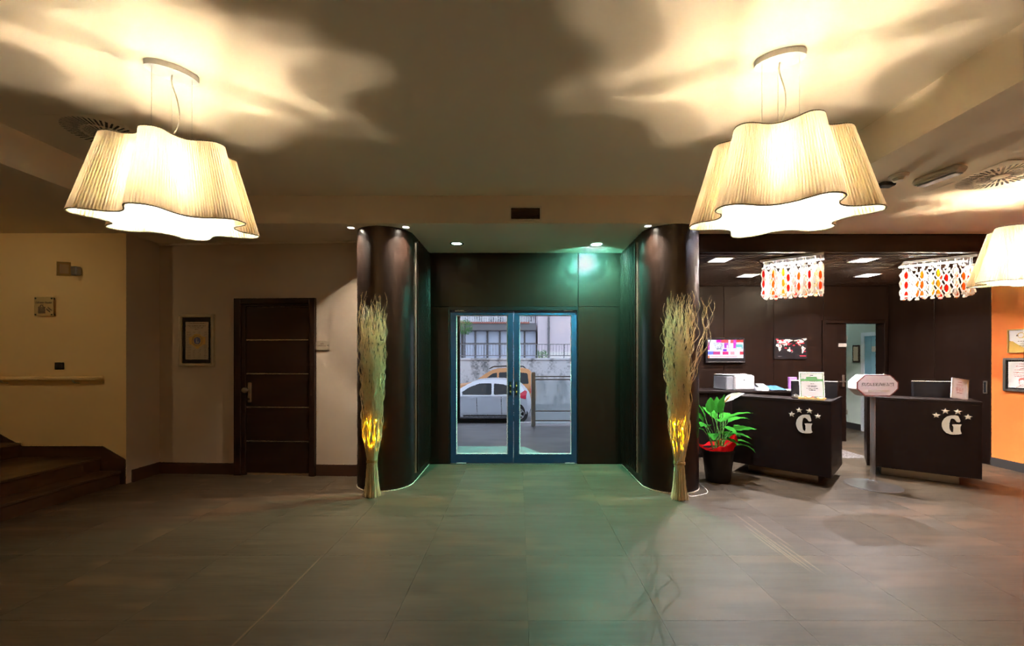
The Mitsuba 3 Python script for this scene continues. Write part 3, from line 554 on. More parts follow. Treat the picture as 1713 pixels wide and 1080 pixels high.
# ================================================================== glass chandeliers
def strand_mesh(h, ph):
    z = np.linspace(0, -h, 40); f = -z / h; amp = .022
    a = amp * np.abs(np.sin(np.pi * (f * 2.6 + ph)))
    ms = []
    for s in (-1, 1):
        ms.append(tube(np.c_[s * (a + .004), np.zeros(40), z], .0065, 6))
    blk = bbox(-.018, .018, -.014, .014, -h - .02, -h + .004, .003)
    cap = bbox(-.016, .016, -.012, .012, -.006, .02, .003)
    return cat_mesh(ms + [blk, cap])
def chandelier(c0, ang, label, nx, ny):
    t = thing('chandelier', label, 'chandelier', 'glass chandeliers over the desks')
    Lx, Ly = .62, .34; M = yaw(ang, (c0[0], c0[1], 0)); ZP = 2.618
    obj('ceiling_plate', put(bbox(-Lx / 2, Lx / 2, -Ly / 2, Ly / 2, ZP - .014, ZP, .003), M), 'mat_mirror', t)
    obj('plate_edge', put(cat_mesh([bbox(-Lx / 2 - .004, Lx / 2 + .004, s * Ly / 2 - .006, s * Ly / 2 + .006, ZP - .03, ZP - .002, .002) for s in (-1, 1)]), M), 'mat_white_metal', t)
    pos = [(-Lx / 2 + .03 + i * (Lx - .06) / (nx - 1), s * (Ly / 2 - .025)) for s in (-1, 1) for i in range(nx)] + [(s * (Lx / 2 - .03), -Ly / 2 + .025 + j * (Ly - .05) / (ny + 1)) for s in (-1, 1) for j in range(1, ny + 1)]
    cols = ['red', 'clear', 'orange', 'clear', 'amber', 'red', 'clear', 'orange', 'clear']
    hh = .315; meshes = {}
    drop = sphere(.017, (0, 0, 0), (.85, .42, 2.6), 2)
    keys = {}
    for n, (x, y) in enumerate(pos):
        ph = (n * .5) % 1.0; z0 = ZP - .115 - .012 * ((n * 7) % 3) / 2
        m4 = M @ yaw(float((n * 53) % 50 - 25), (x, y, z0))
        if ph not in keys:
            keys[ph] = obj('strand', strand_mesh(hh, ph), 'mat_strand', t, smooth=35); k = keys[ph]; base = scene[k]
            scene[k] = {**base, 'to_world': T(m4.tolist())}
        else:
            k = again('strand', keys[ph], m4, t)
        obj('hanger', put(tube([(x, y, z0 + .01), (x, y, ZP - .012)], .002, 5), M), 'mat_steel', k)
        cc = cols[n % 9]
        for q in range(3):
            f = (q + .5 - ph) / 2.6
            if .05 < f < .97:
                if 'd' + cc not in keys:
                    keys['d' + cc] = obj('drop', drop, 'mat_drop_' + cc, k, smooth=True); scene[keys['d' + cc]]['to_world'] = T((m4 @ frame_of((0, 0, -hh * f), (1, 0, 0), (0, 1, 0), (0, 0, 1))).tolist())
                else: again('drop', keys['d' + cc], m4 @ frame_of((0, 0, -hh * f), (1, 0, 0), (0, 1, 0), (0, 0, 1)), k)
    for i in range(5):
        x = -Lx / 2 + .1 + i * (Lx - .2) / 4
        obj('bulb', put(sphere(.013, (x, 0, ZP - .06), (1, 1, 2.2), 1), M), 'mat_white', t, smooth=True, emitter=glow(CHANDELIER, 1.2))
        obj('bulb_socket', put(tube([(x, 0, ZP - .012), (x, 0, ZP - .036)], .011, 8), M), 'mat_chrome', t)
chandelier((3.31, 4.92), -38, 'red and clear glass chandelier over the left reception desk', 12, 5)
chandelier((5.13, 5.0), -36, 'red and clear glass chandelier over the right reception desk', 9, 4)

# ================================================================== twig bundles
def twig_bundle(base, label, n, tuft, seed, height):
    r = np.random.default_rng(seed)
    t = thing('twig_bundle', label, 'decoration', 'tied bundles of curly twigs with lights inside')
    zk = np.array([0, .12, .36, .50, .62, .82, 1.2, 1.65, 2.15]); rk = np.array([.088, .066, .046, .070, .098, .105, .125, .140, .165])
    for i in range(n):
        a = r.uniform(0, 2 * np.pi); fr = math.sqrt(r.uniform(.02, 1)); top = height * r.uniform(.80, 1.0) if i > 5 else height * r.uniform(.5, .8)
        if i >= n - tuft: top = height * r.uniform(.9, 1.0)
        z = np.linspace(0.0, top, 76); rad = np.interp(z, zk, rk) * fr
        tw = a + .5 * np.sin(z * r.uniform(1, 2.4) + r.uniform(0, 6)) * smoothz(z, .3, .9)
        amp = smoothz(z, .36, .95) * r.uniform(.009, .022) * (.75 + .25 * smoothz(z, 1.0, 1.6))
        k1, k2, p1, p2 = r.uniform(17, 32), r.uniform(17, 32), r.uniform(0, 6.3), r.uniform(0, 6.3)
        x = rad * np.cos(tw) + amp * np.sin(k1 * z + p1); y = rad * .75 * np.sin(tw) + amp * np.cos(k2 * z + p2)
        if i >= n - tuft:
            dx = r.uniform(.13, .25); x += dx * smoothz(z, .95, 1.75); 
        elif tuft: x -= .03 * smoothz(z, .9, 1.6)
        y = np.minimum(y, .115 - .02)                    # clear of the column behind
        rr = np.interp(z, [0, .5, top], [.0052, .0046, .0021])
        obj('twig', tube(np.c_[x + base[0], y + base[1], z + .001], rr, 5), 'mat_twig', t, smooth=True)
    ring = [(base[0] + .052 * math.cos(q), base[1] + .045 * math.sin(q), .362 + .004 * math.sin(3 * q)) for q in np.linspace(0, 2 * np.pi, 33)]
    obj('tie', cat_mesh([tube(np.array(ring) + np.array((0, 0, dz)), .0055, 6, False) for dz in (-.009, 0, .009)]), 'mat_gold_frame', t, smooth=True)
    for q in range(14):
        a = q * 2.4; rr = .035 + .03 * ((q * 5) % 7) / 6
        obj('light', sphere(.011, (base[0] + rr * math.cos(a), base[1] + .7 * rr * math.sin(a), .48 + .023 * q), sub=1), 'mat_white', t, smooth=True, emitter=glow(AMBER, 1.0), label='small amber light')
def smoothz(z, a, b):
    q = np.clip((z - a) / (b - a), 0, 1); return q * q * (3 - 2 * q)
twig_bundle((-1.506, 4.165), 'tall bundle of curly twigs glowing amber inside, before the left column', 108, 0, 11, 2.10)
twig_bundle((1.615, 4.085), 'tall bundle of curly twigs glowing amber inside, before the right column', 112, 20, 23, 2.08)
cb = np.array([(1.60, 4.02, .60), (1.625, 3.99, .52), (1.60, 3.99, .44), (1.565, 4.02, .37), (1.60, 4.06, .2), (1.70, 4.10, .05), (1.76, 4.14, .006), (1.86, 4.18, .006), (1.97, 4.25, .006), (2.02, 4.42, .006), (2.02, 4.9, .006)])
from scipy.interpolate import CubicSpline
obj('light_cord', tube(CubicSpline(np.arange(len(cb)), cb)(np.linspace(0, len(cb) - 1, 70)), .0035, 6), 'mat_white', smooth=True, label='thin white cord running from the right twig bundle across the floor', cat='cord')

# ================================================================== reception desks
def serif_G():
    """A bold slab letter G about 1 high and wide, centred."""
    q = [(570, 380), (640, 380), (720, 400), (745, 470), (768, 555), (740, 575), (690, 570), (660, 520), (620, 475), (580, 460), (545, 490), (525, 560), (518, 650), (525, 740), (550, 810), (590, 835), (610, 815), (612, 740), (610, 680), (590, 650), (580, 628), (640, 625), (785, 632), (788, 650), (765, 680), (760, 760), (775, 830), (795, 875), (770, 890), (700, 903), (600, 900), (520, 885), (440, 840), (385, 760), (355, 680), (350, 600), (370, 520), (420, 440), (490, 395)]
    q = np.array([((x - 572) / 445, (642 - y + .13 * (x - 572)) / 525) for x, y in q])
    for _ in range(2): n = np.roll(q, -1, 0); q = np.stack([.85 * q + .15 * n, .15 * q + .85 * n], 1).reshape(-1, 2)
    return Polygon(q)
def star(r=1.0):
    return Polygon([(r * (1 if k % 2 == 0 else .42) * math.sin(k * math.pi / 5), r * (1 if k % 2 == 0 else .42) * math.cos(k * math.pi / 5)) for k in range(10)])
def logo(t, u0, zc, V):
    M = frame_of(V(u0, -.016, zc), V.u, (0, 0, 1), -V.v)
    g = affinity.scale(serif_G(), .152, .2115, origin=(0, 0))
    obj('logo_letter', put(prism(g, 0, .014), M), 'mat_letter', t, label='metal letter G')
    for du, dz in ((-.118, .097), (-.047, .149), (.047, .150), (.123, .099)):
        s = star(.034); m = prism(s, 0, .009)
        pt = trimesh.Trimesh(np.vstack([np.c_[np.array(s.exterior.coords)[:-1], np.full(10, .009)], [(0, 0, .016)]]), [(k, (k + 1) % 10, 10) for k in range(10)][::-1], process=False)
        pt.invert() if pt.face_normals[0][2] < 0 else None
        obj('logo_star', put(put(cat_mesh([m, pt]), frame_of((du, dz, 0), (1, 0, 0), (0, 1, 0), (0, 0, 1))), M), 'mat_letter', t, label='metal star')
class Loc:
    def __init__(s, A, B):
        s.A = np.array(A, float); d = np.array(B, float) - s.A; s.W = np.linalg.norm(d); d /= s.W
        s.u = np.array((d[0], d[1], 0)); s.v = np.array((-d[1], d[0], 0))
    def __call__(s, u, v, z): return np.array((s.A[0], s.A[1], 0)) + s.u * u + s.v * v + np.array((0, 0, z))
    def M(s): return frame_of((s.A[0], s.A[1], 0), s.u, s.v, (0, 0, 1))
def desk(V, depth, label):
    t = thing('reception_desk', label, 'desk', 'dark reception desks with a metal G'); M = V.M(); W = V.W; zb, zt = .12, .95
    obj('front_panel', put(bbox(0, W, 0, .03, zb, zt - .03, .003), M), 'mat_desk', t)
    for x0, x1 in ((0, .03), (W - .03, W)):
        obj('side_panel', put(bbox(x0, x1, .031, depth, zb, zt - .03, .003), M), 'mat_desk', t)
    obj('counter_top', put(bbox(-.003, W + .003, -.003, .36, zt - .03, zt, .003), M), 'mat_desk', t)
    obj('side_cap', put(bbox(W - .034, W + .003, .361, depth, zt - .03, zt, .003), M), 'mat_desk', t)
    obj('worktop', put(bbox(.031, W - .031, .32, depth - .02, .70, .73, .003), M), 'mat_desk', t)
    obj('bottom_panel', put(bbox(.031, W - .031, .031, depth, zb, zb + .03, .003), M), 'mat_desk', t)
    obj('plinth', put(bbox(.14, W - .14, .16, depth - .14, 0, zb, .003), M), 'mat_plinth', t, label='recessed polished metal plinth')
    logo(t, .75 if depth > .75 else .706, .681, V)
    return t
V1, V2 = Loc((2.666, 5.07), (3.363, 4.37)), Loc((4.203, 4.904), (4.939, 4.327))
desk(V1, .80, 'dark reception desk with metal G and four stars, behind the potted plant')
desk(V2, .62, 'dark reception desk with metal G and four stars, behind the suggestion box stand')
def monitor(V, u, v, yawd, label):
    t = thing('monitor', label, 'monitor', 'computer monitors on the reception desks'); c = V(u, v, .73)
    M = yaw(yawd, c); zt = 1.137 - .73
    obj('screen_housing', put(put(cbox(.47, .045, .30, .012), frame_of((0, 0, zt - .155), (1, 0, 0), (0, 1, 0), (0, 0, 1))), M), 'mat_black', t, smooth=30)
    obj('top_edge', put(bbox(-.232, .232, -.022, .022, zt - .006, zt + .002, .002), M), 'mat_white', t, label='pale top edge')
    obj('stand', put(cat_mesh([bbox(-.03, .03, -.04, -.015, 0.01, .2, .006), bbox(-.12, .12, -.10, .08, 0, .014, .006)]), M), 'mat_black', t)
monitor(V1, .74, .60, -33, 'black computer monitor seen from behind on the left desk')
monitor(V2, .66, .50, -20, 'black computer monitor seen from behind on the right desk')
# things on the left desk
t = thing('certificate_stand', 'upright certificate with a green band in a clear stand on the left desk', 'certificate')
M = yaw(-22, V1(.775, .30, .95)) @ frame_of((0, 0, 0), (1, 0, 0), (0, .985, .17), (0, -.17, .985)) if False else frame_of(V1(.775, .29, .951), (math.cos(-.35), math.sin(-.35), 0), (-math.sin(.35) * .12 * -1, .12, .99), (math.sin(-.35), -math.cos(-.35), .12))
obj('holder', put(prism(sbox(-.125, 0, .125, .305), -.008, -.003), M), 'mat_white', t)
obj('foot', put(put(cbox(.2, .012, .09, .003), frame_of((0, .006, -.045), (1, 0, 0), (0, 1, 0), (0, 0, 1))), M), 'mat_white', t)
obj('sheet', put(prism(sbox(-.115, .012, .115, .292), -.003, -.001), M), 'mat_paper', t)
obj('green_band', put(prism(unary_union([sbox(-.112, .195, .112, .222), sbox(-.05, .222, .05, .245).buffer(.003)]), -.001, .0), M), 'mat_green_print', t)
obj('border', put(prism(sbox(-.112, .016, .112, .29).difference(sbox(-.107, .02, .107, .286)), -.001, .0002), M), 'mat_green_print', t)
obj('printed_text', put(prism(unary_union([sbox(-w, z, w, z + .004) for w, z in ((.015, .262), (.018, .165), (.05, .14), (.04, .128), (.06, .11), (.035, .092), (.03, .089), (.02, .265))]), -.001, .0002), M), 'mat_ink', t)
t = thing('desk_bell', 'small chrome service bell on the left desk', 'bell'); c = V1(.64, .12, .95)
obj('base', lathe([(0, 0), (.042, 0), (.042, .008), (0, .010)], 28, c), 'mat_black', t)
obj('dome', lathe([(.040, .011), (.039, .022), (.033, .036), (.02, .046), (0, .05)], 28, c), 'mat_chrome', t, smooth=60)
obj('button', lathe([(0, .049), (.006, .049), (.006, .06), (0, .062)], 12, c), 'mat_chrome', t)
t = thing('sweets_tray', 'wooden tray heaped with wrapped sweets on the left desk', 'tray'); M = frame_of(V1(.80, .12, .951), V1.u, V1.v, (0, 0, 1))
obj('tray', put(cat_mesh([bbox(-.12, .12, -.07, .07, 0, .006, .002), bbox(-.12, .12, -.07, -.062, 0, .02, .002), bbox(-.12, .12, .062, .07, 0, .02, .002), bbox(-.12, -.112, -.062, .062, 0, .02, .002), bbox(.112, .12, -.062, .062, 0, .02, .002)]), M), 'mat_gold_frame', t)
for k in range(34):
    x, y = rng.uniform(-.098, .098), rng.uniform(-.048, .048); m = put(cat_mesh([sphere(.011, (0, 0, 0), (1.3, .8, .7), 1)]), yaw(rng.uniform(0, 180), (x, y, .014 + .012 * rng.uniform() * (1.3 - abs(x) / .1))))
    obj('wrapped_sweet', put(m, M), ('mat_candy_red', 'mat_candy_gold', 'mat_paper', 'mat_base')[k % 4], smooth=True, label='small wrapped sweet lying in the wooden tray on the left desk', cat='sweet', group='wrapped sweets in the tray')
# things on the right desk
t = thing('tabletop_frame', 'leaning acrylic frame with a white printed sheet on the right desk', 'picture frame')
a = -.12; lean = .22
o = V2(.80, .235, .951); ex = np.array((math.cos(a), math.sin(a), 0)); ez = np.array((math.sin(-a) * lean + .18, lean, .96)); ez /= np.linalg.norm(ez); en = np.cross(ex, ez); ez = np.cross(en, ex)
ex2 = ex; sk = np.array((.19, .12, .96)); sk /= np.linalg.norm(sk); en = np.cross(ex2, sk); en /= np.linalg.norm(en); e1 = np.cross(sk, en)
M = frame_of(o, e1, sk, en)
obj('frame', put(prism(sbox(-.085, .004, .085, .235).difference(sbox(-.068, .018, .068, .221)), 0, .012), M), 'mat_white', t)
obj('sheet', put(prism(sbox(-.070, .016, .070, .223), .001, .006), M), 'mat_bright_paper', t)
obj('printed_text', put(prism(unary_union([sbox(-w, z, w, z + .004) for w, z in ((.02, .19), (.035, .16), (.03, .14), (.04, .12), (.038, .105), (.036, .09), (.03, .07))]), .006, .0065), M), 'mat_ink_red', t)
obj('easel_leg', put(put(cbox(.03, .16, .006, .002), frame_of((0, .085, -.03), (1, 0, 0), (0, .93, .36), (0, -.36, .93))), M), 'mat_steel', t)

# back counter with printer, phone, folder, papers, box
t = thing('back_counter', 'low dark counter along the panelled wall behind the left desk', 'counter')
obj('worktop', bbox(2.001, 4.05, 5.72, 6.30, .92, .95, .003), 'mat_desk', t)
for x0, x1 in ((2.001, 2.68), (2.68, 3.36), (3.36, 4.04)): obj('cabinet_front', bbox(x0 + .002, x1 - .002, 5.75, 5.77, .06, .918, .003), 'mat_desk', t)
obj('carcass', box(2.005, 4.035, 5.77, 6.29, 0.06, .92), 'mat_desk', t); obj('plinth', box(2.01, 4.03, 5.80, 6.27, 0, .06), 'mat_dark', t)
t = thing('printer', 'white laser printer with a grey side on the back counter', 'printer')
x0, x1 = 2.92 + .16, 3.375
g = Loc((2.935 + .21, 5.80), (3.375, 5.78))
xl, xr, yf = P(1229, 0, 5.80)[0], P(1263, 0, 5.80)[0], 5.80
obj('body', bbox(xl, xr, yf + .01, yf + .40, .951, 1.165, .012), 'mat_printer', t)
obj('front_panel', bbox(xl + .008, xr - .008, yf, yf + .014, .965, 1.15, .008), 'mat_printer', t)
obj('tray_line', bbox(xl + .02, xr - .02, yf - .001, yf + .002, 1.000, 1.003, .0005), 'mat_grey_plastic', t)
obj('side_cover', bbox(xl - .115, xl - .002, yf + .02, yf + .40, .951, 1.155, .012), 'mat_grey_plastic', t, label='dark grey side cover')
obj('top_cover', bbox(xl - .115, xr - .03, yf + .02, yf + .38, 1.165, 1.176, .004), 'mat_printer', t)
obj('output_flap', bbox(xr - .16, xr - .10, yf + .03, yf + .10, 1.176, 1.19, .003), 'mat_printer', t)
obj('emblem', put(prism(affinity.scale(Point(0, 0).buffer(1), .012, .006), 0, .001), frame_of(((xl + xr) / 2 - .01, yf, 1.10), (1, 0, 0), (0, 0, 1), (0, -1, 0))), 'mat_black', t)
t = thing('telephone', 'grey desk telephone right of the printer on the back counter', 'telephone')
xa, xb = P(1265, 0, 5.78)[0], P(1286, 0, 5.78)[0]; W = xb - xa
w2 = put(prism(Polygon([(0, 0), (.17, 0), (.17, .085), (.12, .09), (0, .03)]), 0, W), frame_of((xa, 5.77, .951), (0, 1, 0), (0, 0, 1), (1, 0, 0)))
obj('base', w2, 'mat_phone', t)
obj('handset', tube([(xa + .03, 5.80, 1.0), (xa + .03, 5.86, 1.035), (xa + .03, 5.94, 1.06)], [.018, .014, .018], 10), 'mat_black', t, smooth=40)
for i in range(3):
    for j in range(4): obj('key', put(cbox(.016, .012, .006, .002), frame_of((xa + .085 + i * .024, 5.79 + j * .022, .986 + j * .011), (1, 0, 0), (0, .89, .45), (0, -.45, .89))), 'mat_white', t)
obj('display', put(cbox(.07, .03, .004, .001), frame_of((xa + .11, 5.895, 1.043), (1, 0, 0), (0, .97, .1), (0, -.1, .97))), 'mat_white', t)
t = thing('document_folder', 'blue folder lying open on the back counter', 'folder')
xa, xb = P(1287, 0, 5.8)[0], P(1312, 0, 5.8)[0]
obj('cover', put(bbox(xa, xb, 5.74, 5.98, .951, .962, .003), np.eye(4)), 'mat_black', t)
obj('flap', put(cbox(xb - xa, .25, .006, .002), frame_of(((xa + xb) / 2, 5.87, .985), (1, 0, .03), (0, .98, .17), (0, -.17, .98))), 'mat_blue_folder', t, label='raised blue flap')
t = thing('paper_stack', 'short stack of white papers on the back counter before the purple box', 'papers')
xa = P(1313, 0, 5.76)[0] + .035
for k in range(4): obj('sheet', put(bbox(-.11, .11, -.08, .08, 0, .003, .0005), yaw(k * 4 - 6, (xa + .09, 5.82 + .006 * k, .951 + k * .0032))), 'mat_paper', t)
obj('loose_paper', bbox(P(1276, 0, 5.74)[0], P(1285, 0, 5.74)[0], 5.73, 5.765, .9505, .953, .0005), 'mat_paper', label='small white paper slip between the telephone and the blue folder', cat='paper')
t = thing('brochure_box', 'purple upright brochure box with white marks beside the left monitor', 'box')
M = yaw(-8, (P(1327, 0, 5.95)[0], 5.97, .951))
obj('body', put(bbox(-.05, .05, -.03, .03, 0, .185, .004), M), 'mat_purple', t)
for k, (z, r) in enumerate(((.12, .011), (.10, .013), (.085, .009), (.15, .006), (.05, .005))): obj('white_mark', put(prism(affinity.scale(Point(0, 0).buffer(r), 1, 1.2), 0, .001), M @ frame_of((.03, -.03, z), (1, 0, 0), (0, 0, 1), (0, -1, 0))), 'mat_paper', t)

# wall screens
def f_tv(p, n, uv):
    u, v = uv.x, uv.y
    c = mix((0.75, 0.80, 1.0), (1.0, 0.92, 1.0), noise(u * 9, v * 7, 0))
    def rect(c, x0, x1, y0, y1, col, k=1.0): return dr.select((u > x0) & (u < x1) & (v > y0) & (v < y1), mix(c, col, k), c)
    c = rect(c, .24, .58, .85, 1.01, (.85, .0, .55)); c = rect(c, .38, .58, .84, 1.01, (1.0, .08, .12)); c = rect(c, .63, .74, .82, 1.01, (1.0, .1, .15)); c = rect(c, .72, .80, .55, 1.01, (.75, .05, .65))
    c = rect(c, .80, 1.01, .86, 1.01, (.75, .05, .05)); c = rect(c, .58, .64, .2, 1.01, (1.0, .75, 1.0)); c = rect(c, .46, .58, .55, .83, (.55, .05, .6)); c = rect(c, .53, .57, .4, .72, (.95, .75, .95)); c = rect(c, .43, .53, .38, .50, (.22, .02, .75))
    c = rect(c, .0, .05, .45, .85, (.5, .05, .4)); c = rect(c, .0, .18, .2, .37, (.15, .2, .95)); c = rect(c, .15, .35, .2, .36, (.62, .05, .3)); c = rect(c, .42, .58, .2, .36, (.95, .02, .25)); c = rect(c, .64, .75, .2, .36, (.95, .4, .5))
    c = rect(c, .79, .98, .5, .75, (.2, .6, .62)); c = rect(c, .80, .95, .4, .6, (.9, .97, .95)); c = rect(c, .90, 1.01, .2, .36, (.75, .05, .1)); c = rect(c, .0, 1.01, .17, .20, (1.0, .95, .95)); c = rect(c, .06, .82, .06, .14, (1.0, .62, .66)); c = rect(c, .12, .8, .055, .065, (.6, .2, .25)); c = rect(c, .0, .05, .0, .14, (.9, .2, .1))
    d = noise(u * 38, v * 24, 3)
    c = dr.select((u > .17) & (u < .42) & (v > .45) & (v < .82) & (d > .62), mi.Color3f(.35, .38, .5), c)
    return c * 0.32
t = thing('television', 'wall television showing a pink and white studio picture', 'television')
a, b = P(1180.5, 564.5, 6.79), P(1246.7, 606.5, 6.79)
obj('cabinet', bbox(a[0], b[0], 6.785, 6.84, b[2], a[2], .006), 'mat_black', t)
obj('speaker_strip', bbox(a[0] + .01, b[0] - .01, 6.778, 6.786, b[2] + .006, b[2] + .022, .002), 'mat_dark', t)
s0, s1 = P(1184, 568, 6.782), P(1243.5, 599, 6.782)
scr = trimesh.Trimesh([(s0[0], 6.782, s1[2]), (s1[0], 6.782, s1[2]), (s1[0], 6.782, s0[2]), (s0[0], 6.782, s0[2])], [(0, 1, 2), (0, 2, 3)], process=False)
obj('screen', scr, 'mat_black', t, uv=np.array([(0, 0), (1, 0), (1, 1), (0, 1.0)]), emitter={'type': 'area', 'radiance': mikit.proc(f_tv), 'sampling_weight': .5})
obj('wall_bracket', box((a[0] + b[0]) / 2 - .1, (a[0] + b[0]) / 2 + .1, 6.84, 6.851, (a[2] + b[2]) / 2 - .1, (a[2] + b[2]) / 2 + .1), 'mat_black', t)
t = thing('world_map_panel', 'black panel with a white world map and red marks on the wood wall', 'panel')
a, b = P(1295, 564.5, 6.83), P(1350, 600.5, 6.83); W, Hh = b[0] - a[0], a[2] - b[2]
obj('board', bbox(a[0], b[0], 6.83, 6.85, b[2], a[2], .003), 'mat_black', t)
def mp(pts): return Polygon([(a[0] + (x - 200) / 1125 * W, a[2] - (y - 185) / 735 * Hh) for x, y in pts]).buffer(0)
cont = [[(260, 270), (300, 290), (330, 380), (420, 380), (470, 420), (520, 420), (545, 485), (560, 430), (590, 430), (620, 480), (640, 420), (690, 400), (720, 330), (780, 310), (860, 275), (740, 250), (620, 230), (520, 260), (420, 260), (380, 275), (300, 265)],
        [(265, 420), (290, 400), (420, 410), (450, 440), (470, 495), (430, 530), (430, 590), (395, 645), (360, 640), (345, 560), (340, 500), (280, 490), (262, 460)],
        [(640, 610), (700, 570), (750, 580), (770, 630), (740, 670), (700, 640), (655, 640)], [(790, 690), (840, 650), (850, 665), (820, 690)], [(700, 520), (740, 515), (760, 545), (720, 550)],
        [(880, 280), (960, 260), (1050, 245), (1130, 260), (1210, 300), (1220, 340), (1150, 360), (1100, 380), (1080, 420), (1130, 480), (1100, 470), (1040, 420), (1000, 360), (980, 300), (900, 305)],
        [(1140, 500), (1180, 470), (1230, 520), (1285, 545), (1260, 590), (1220, 610), (1200, 660), (1175, 720), (1150, 710), (1160, 600), (1130, 540)], [(1130, 220), (1300, 205), (1310, 240), (1260, 290), (1230, 285), (1190, 240)]]
PM = frame_of((0, 6.83, 0), (1, 0, 0), (0, 0, 1), (0, -1, 0))
mapg = unary_union([mp(q) for q in cont]); obj('map_print', put(prism(mapg, 0, .0012), PM), 'mat_map_white', t)
reds = [(300, 240, 50, 22), (330, 330, 45, 30), (385, 430, 42, 13), (395, 500, 45, 13), (390, 470, 45, 10), (485, 285, 38, 35), (480, 380, 50, 18), (555, 395, 40, 18), (640, 340, 40, 28), (690, 390, 70, 20), (690, 430, 35, 22), (770, 390, 45, 14), (875, 450, 48, 18), (590, 540, 45, 20), (790, 625, 38, 25), (980, 378, 45, 15), (1030, 300, 42, 24), (1045, 430, 40, 15), (1090, 380, 60, 22), (1180, 375, 55, 18), (1215, 570, 40, 18), (1245, 658, 42, 16)]
rg = [affinity.scale(Point(a[0] + (x - 200) / 1125 * W, a[2] - (y - 185) / 735 * Hh).buffer(1, quad_segs=5), rx / 1125 * W, ry / 735 * Hh) for x, y, rx, ry in reds]
obj('red_marks', put(prism(unary_union(rg), .0012, .0022), PM), 'mat_map_red', t, label='red marks on the map')
obj('red_line', put(prism(mp([(1070, 790), (1290, 790), (1290, 825), (1070, 825)]), .0004, .0016), PM), 'mat_map_red', t)
obj('small_print', put(prism(mp([(340, 818), (455, 818), (455, 830), (340, 830)]), .0004, .0016), PM), 'mat_grey_plastic', t)

# reception door: left leaf stands closed, the opening is to its right
struct('trim_5', cat_mesh([bbox(DX0 - .03, DX0 + .02, 6.825, 7.0, 0, DZ + .05, .003), bbox(DX1 - .02, DX1 + .03, 6.825, 7.0, 0, DZ + .05, .003), bbox(DX0 + .02, DX1 - .02, 6.825, 7.0, DZ, DZ + .05, .003)]), 'mat_wood', 'dark wood frame of the reception back door')
t = thing('reception_door', 'half open dark wooden door leaf behind the reception with a small white plate', 'door')
xe = P(1416, 0, 6.86)[0]
obj('leaf', bbox(DX0 + .02, xe, 6.86, 6.90, .008, DZ - .004, .004), 'mat_wood', t)
obj('name_plate', bbox(xe - .135, xe - .002, 6.853, 6.86, P(0, 580, 6.86)[2], P(0, 574, 6.86)[2], .001), 'mat_cream', t, label='small white plate')
obj('handle_plate', bbox(xe - .075, xe - .035, 6.850, 6.86, .93, 1.13, .004), 'mat_steel', t)
obj('handle', tube([(xe - .055, 6.855, 1.02), (xe - .055, 6.81, 1.02), (xe - .075, 6.80, 1.02), (xe - .16, 6.80, 1.02)], .009, 8), 'mat_steel', t, smooth=40)
for z in (.5, 1.75): obj('hinge', tube([(xe + .004, 6.855, z - .04), (xe + .004, 6.855, z + .04)], .008, 8), 'mat_steel', t)
t = thing('corridor_picture', 'small narrow dark picture frame on the pale corridor wall', 'picture')
obj('frame', bbox(6.638, 6.66, 7.92, 8.08, P(0, 606, 7.99)[2], P(0, 577, 7.99)[2], .004), 'mat_base', t); obj('print', bbox(6.635, 6.639, 7.945, 8.055, P(0, 606, 7.99)[2] + .03, P(0, 577, 7.99)[2] - .03, .001), 'mat_paper_aged', t)
t = thing('corridor_glass_door', 'pale framed glass door in the corridor with a white notice', 'door')
y0, y1, zt = 7.15, 7.88, 1.90
M = frame_of((6.66, 0, 0), (0, 1, 0), (0, 0, 1), (-1, 0, 0)) if False else frame_of((6.66, 0, 0), (0, -1, 0), (0, 0, 1), (-1, 0, 0))
obj('frame', put(prism(sbox(-y1, 0, -y0, zt).difference(sbox(-y1 + .07, .07, -y0 - .07, zt - .07)), 0, .02), M), 'mat_white_metal', t)
bsdf('mat_blue_glass', {'type': 'principled', 'base_color': rgb((0.22, 0.42, 0.52)), 'roughness': 0.15})
for k in range(4):
    w = (y1 - y0 - .14) / 4; obj('glass_panel', put(prism(sbox(-y1 + .07 + k * w + .004, .07, -y1 + .07 + (k + 1) * w - .004, zt - .07), 0.002, .01), M), 'mat_blue_glass', t)
obj('notice', bbox(6.640, 6.649, 7.52, 7.64, P(0, 588, 7.6)[2], P(0, 579, 7.6)[2], .001), 'mat_paper', t, label='white notice')
t = thing('corridor_lamp', 'round ceiling lamp in the corridor behind the reception', 'lamp')
obj('shade', lathe([(0, 0), (.14, 0), (.13, -.05), (0, -.07)][::-1], 24, (5.9, 8.2, 2.6)), 'mat_white', t, smooth=40, emitter=glow((3.2, 4.2, 4.4), 1.5))

# certificates on the orange wall
def wall_cert(px0, py0, py1, ymin, label, kind):
    t = thing('wall_certificate', label, 'certificate', 'framed certificates on the orange wall'); y1 = 6.24 * F / (px0 - CX); zt, zb = P(0, py0, y1)[2], P(0, py1, y1)[2]; W = y1 - ymin
    M = frame_of((6.24, y1, zb), (0, -1, 0), (0, 0, 1), (-1, 0, 0)); Hh = zt - zb
    return t, M, W, Hh
t, M, W, Hh = wall_cert(1687, 551, 590, 4.72, 'gold framed certificate with a golden corner on the orange wall, upper one', 0)
obj('frame', put(prism(sbox(0, 0, W, Hh).difference(sbox(.012, .012, W - .012, Hh - .012)), 0, .02), M), 'mat_gold_frame', t)
obj('sheet', put(prism(sbox(.01, .01, W - .01, Hh - .01), .002, .008), M), 'mat_paper', t)
arc = sbox(.012, .012, W - .012, Hh - .012).difference(affinity.translate(affinity.scale(Point(0, 0).buffer(1, quad_segs=24), W * .95, Hh * .9), W * .95, Hh * .93))
arc = arc.intersection(sbox(0, 0, W, Hh * .5)); obj('gold_corner', put(prism(arc, .008, .009), M), 'mat_gold_print', t, label='golden corner')
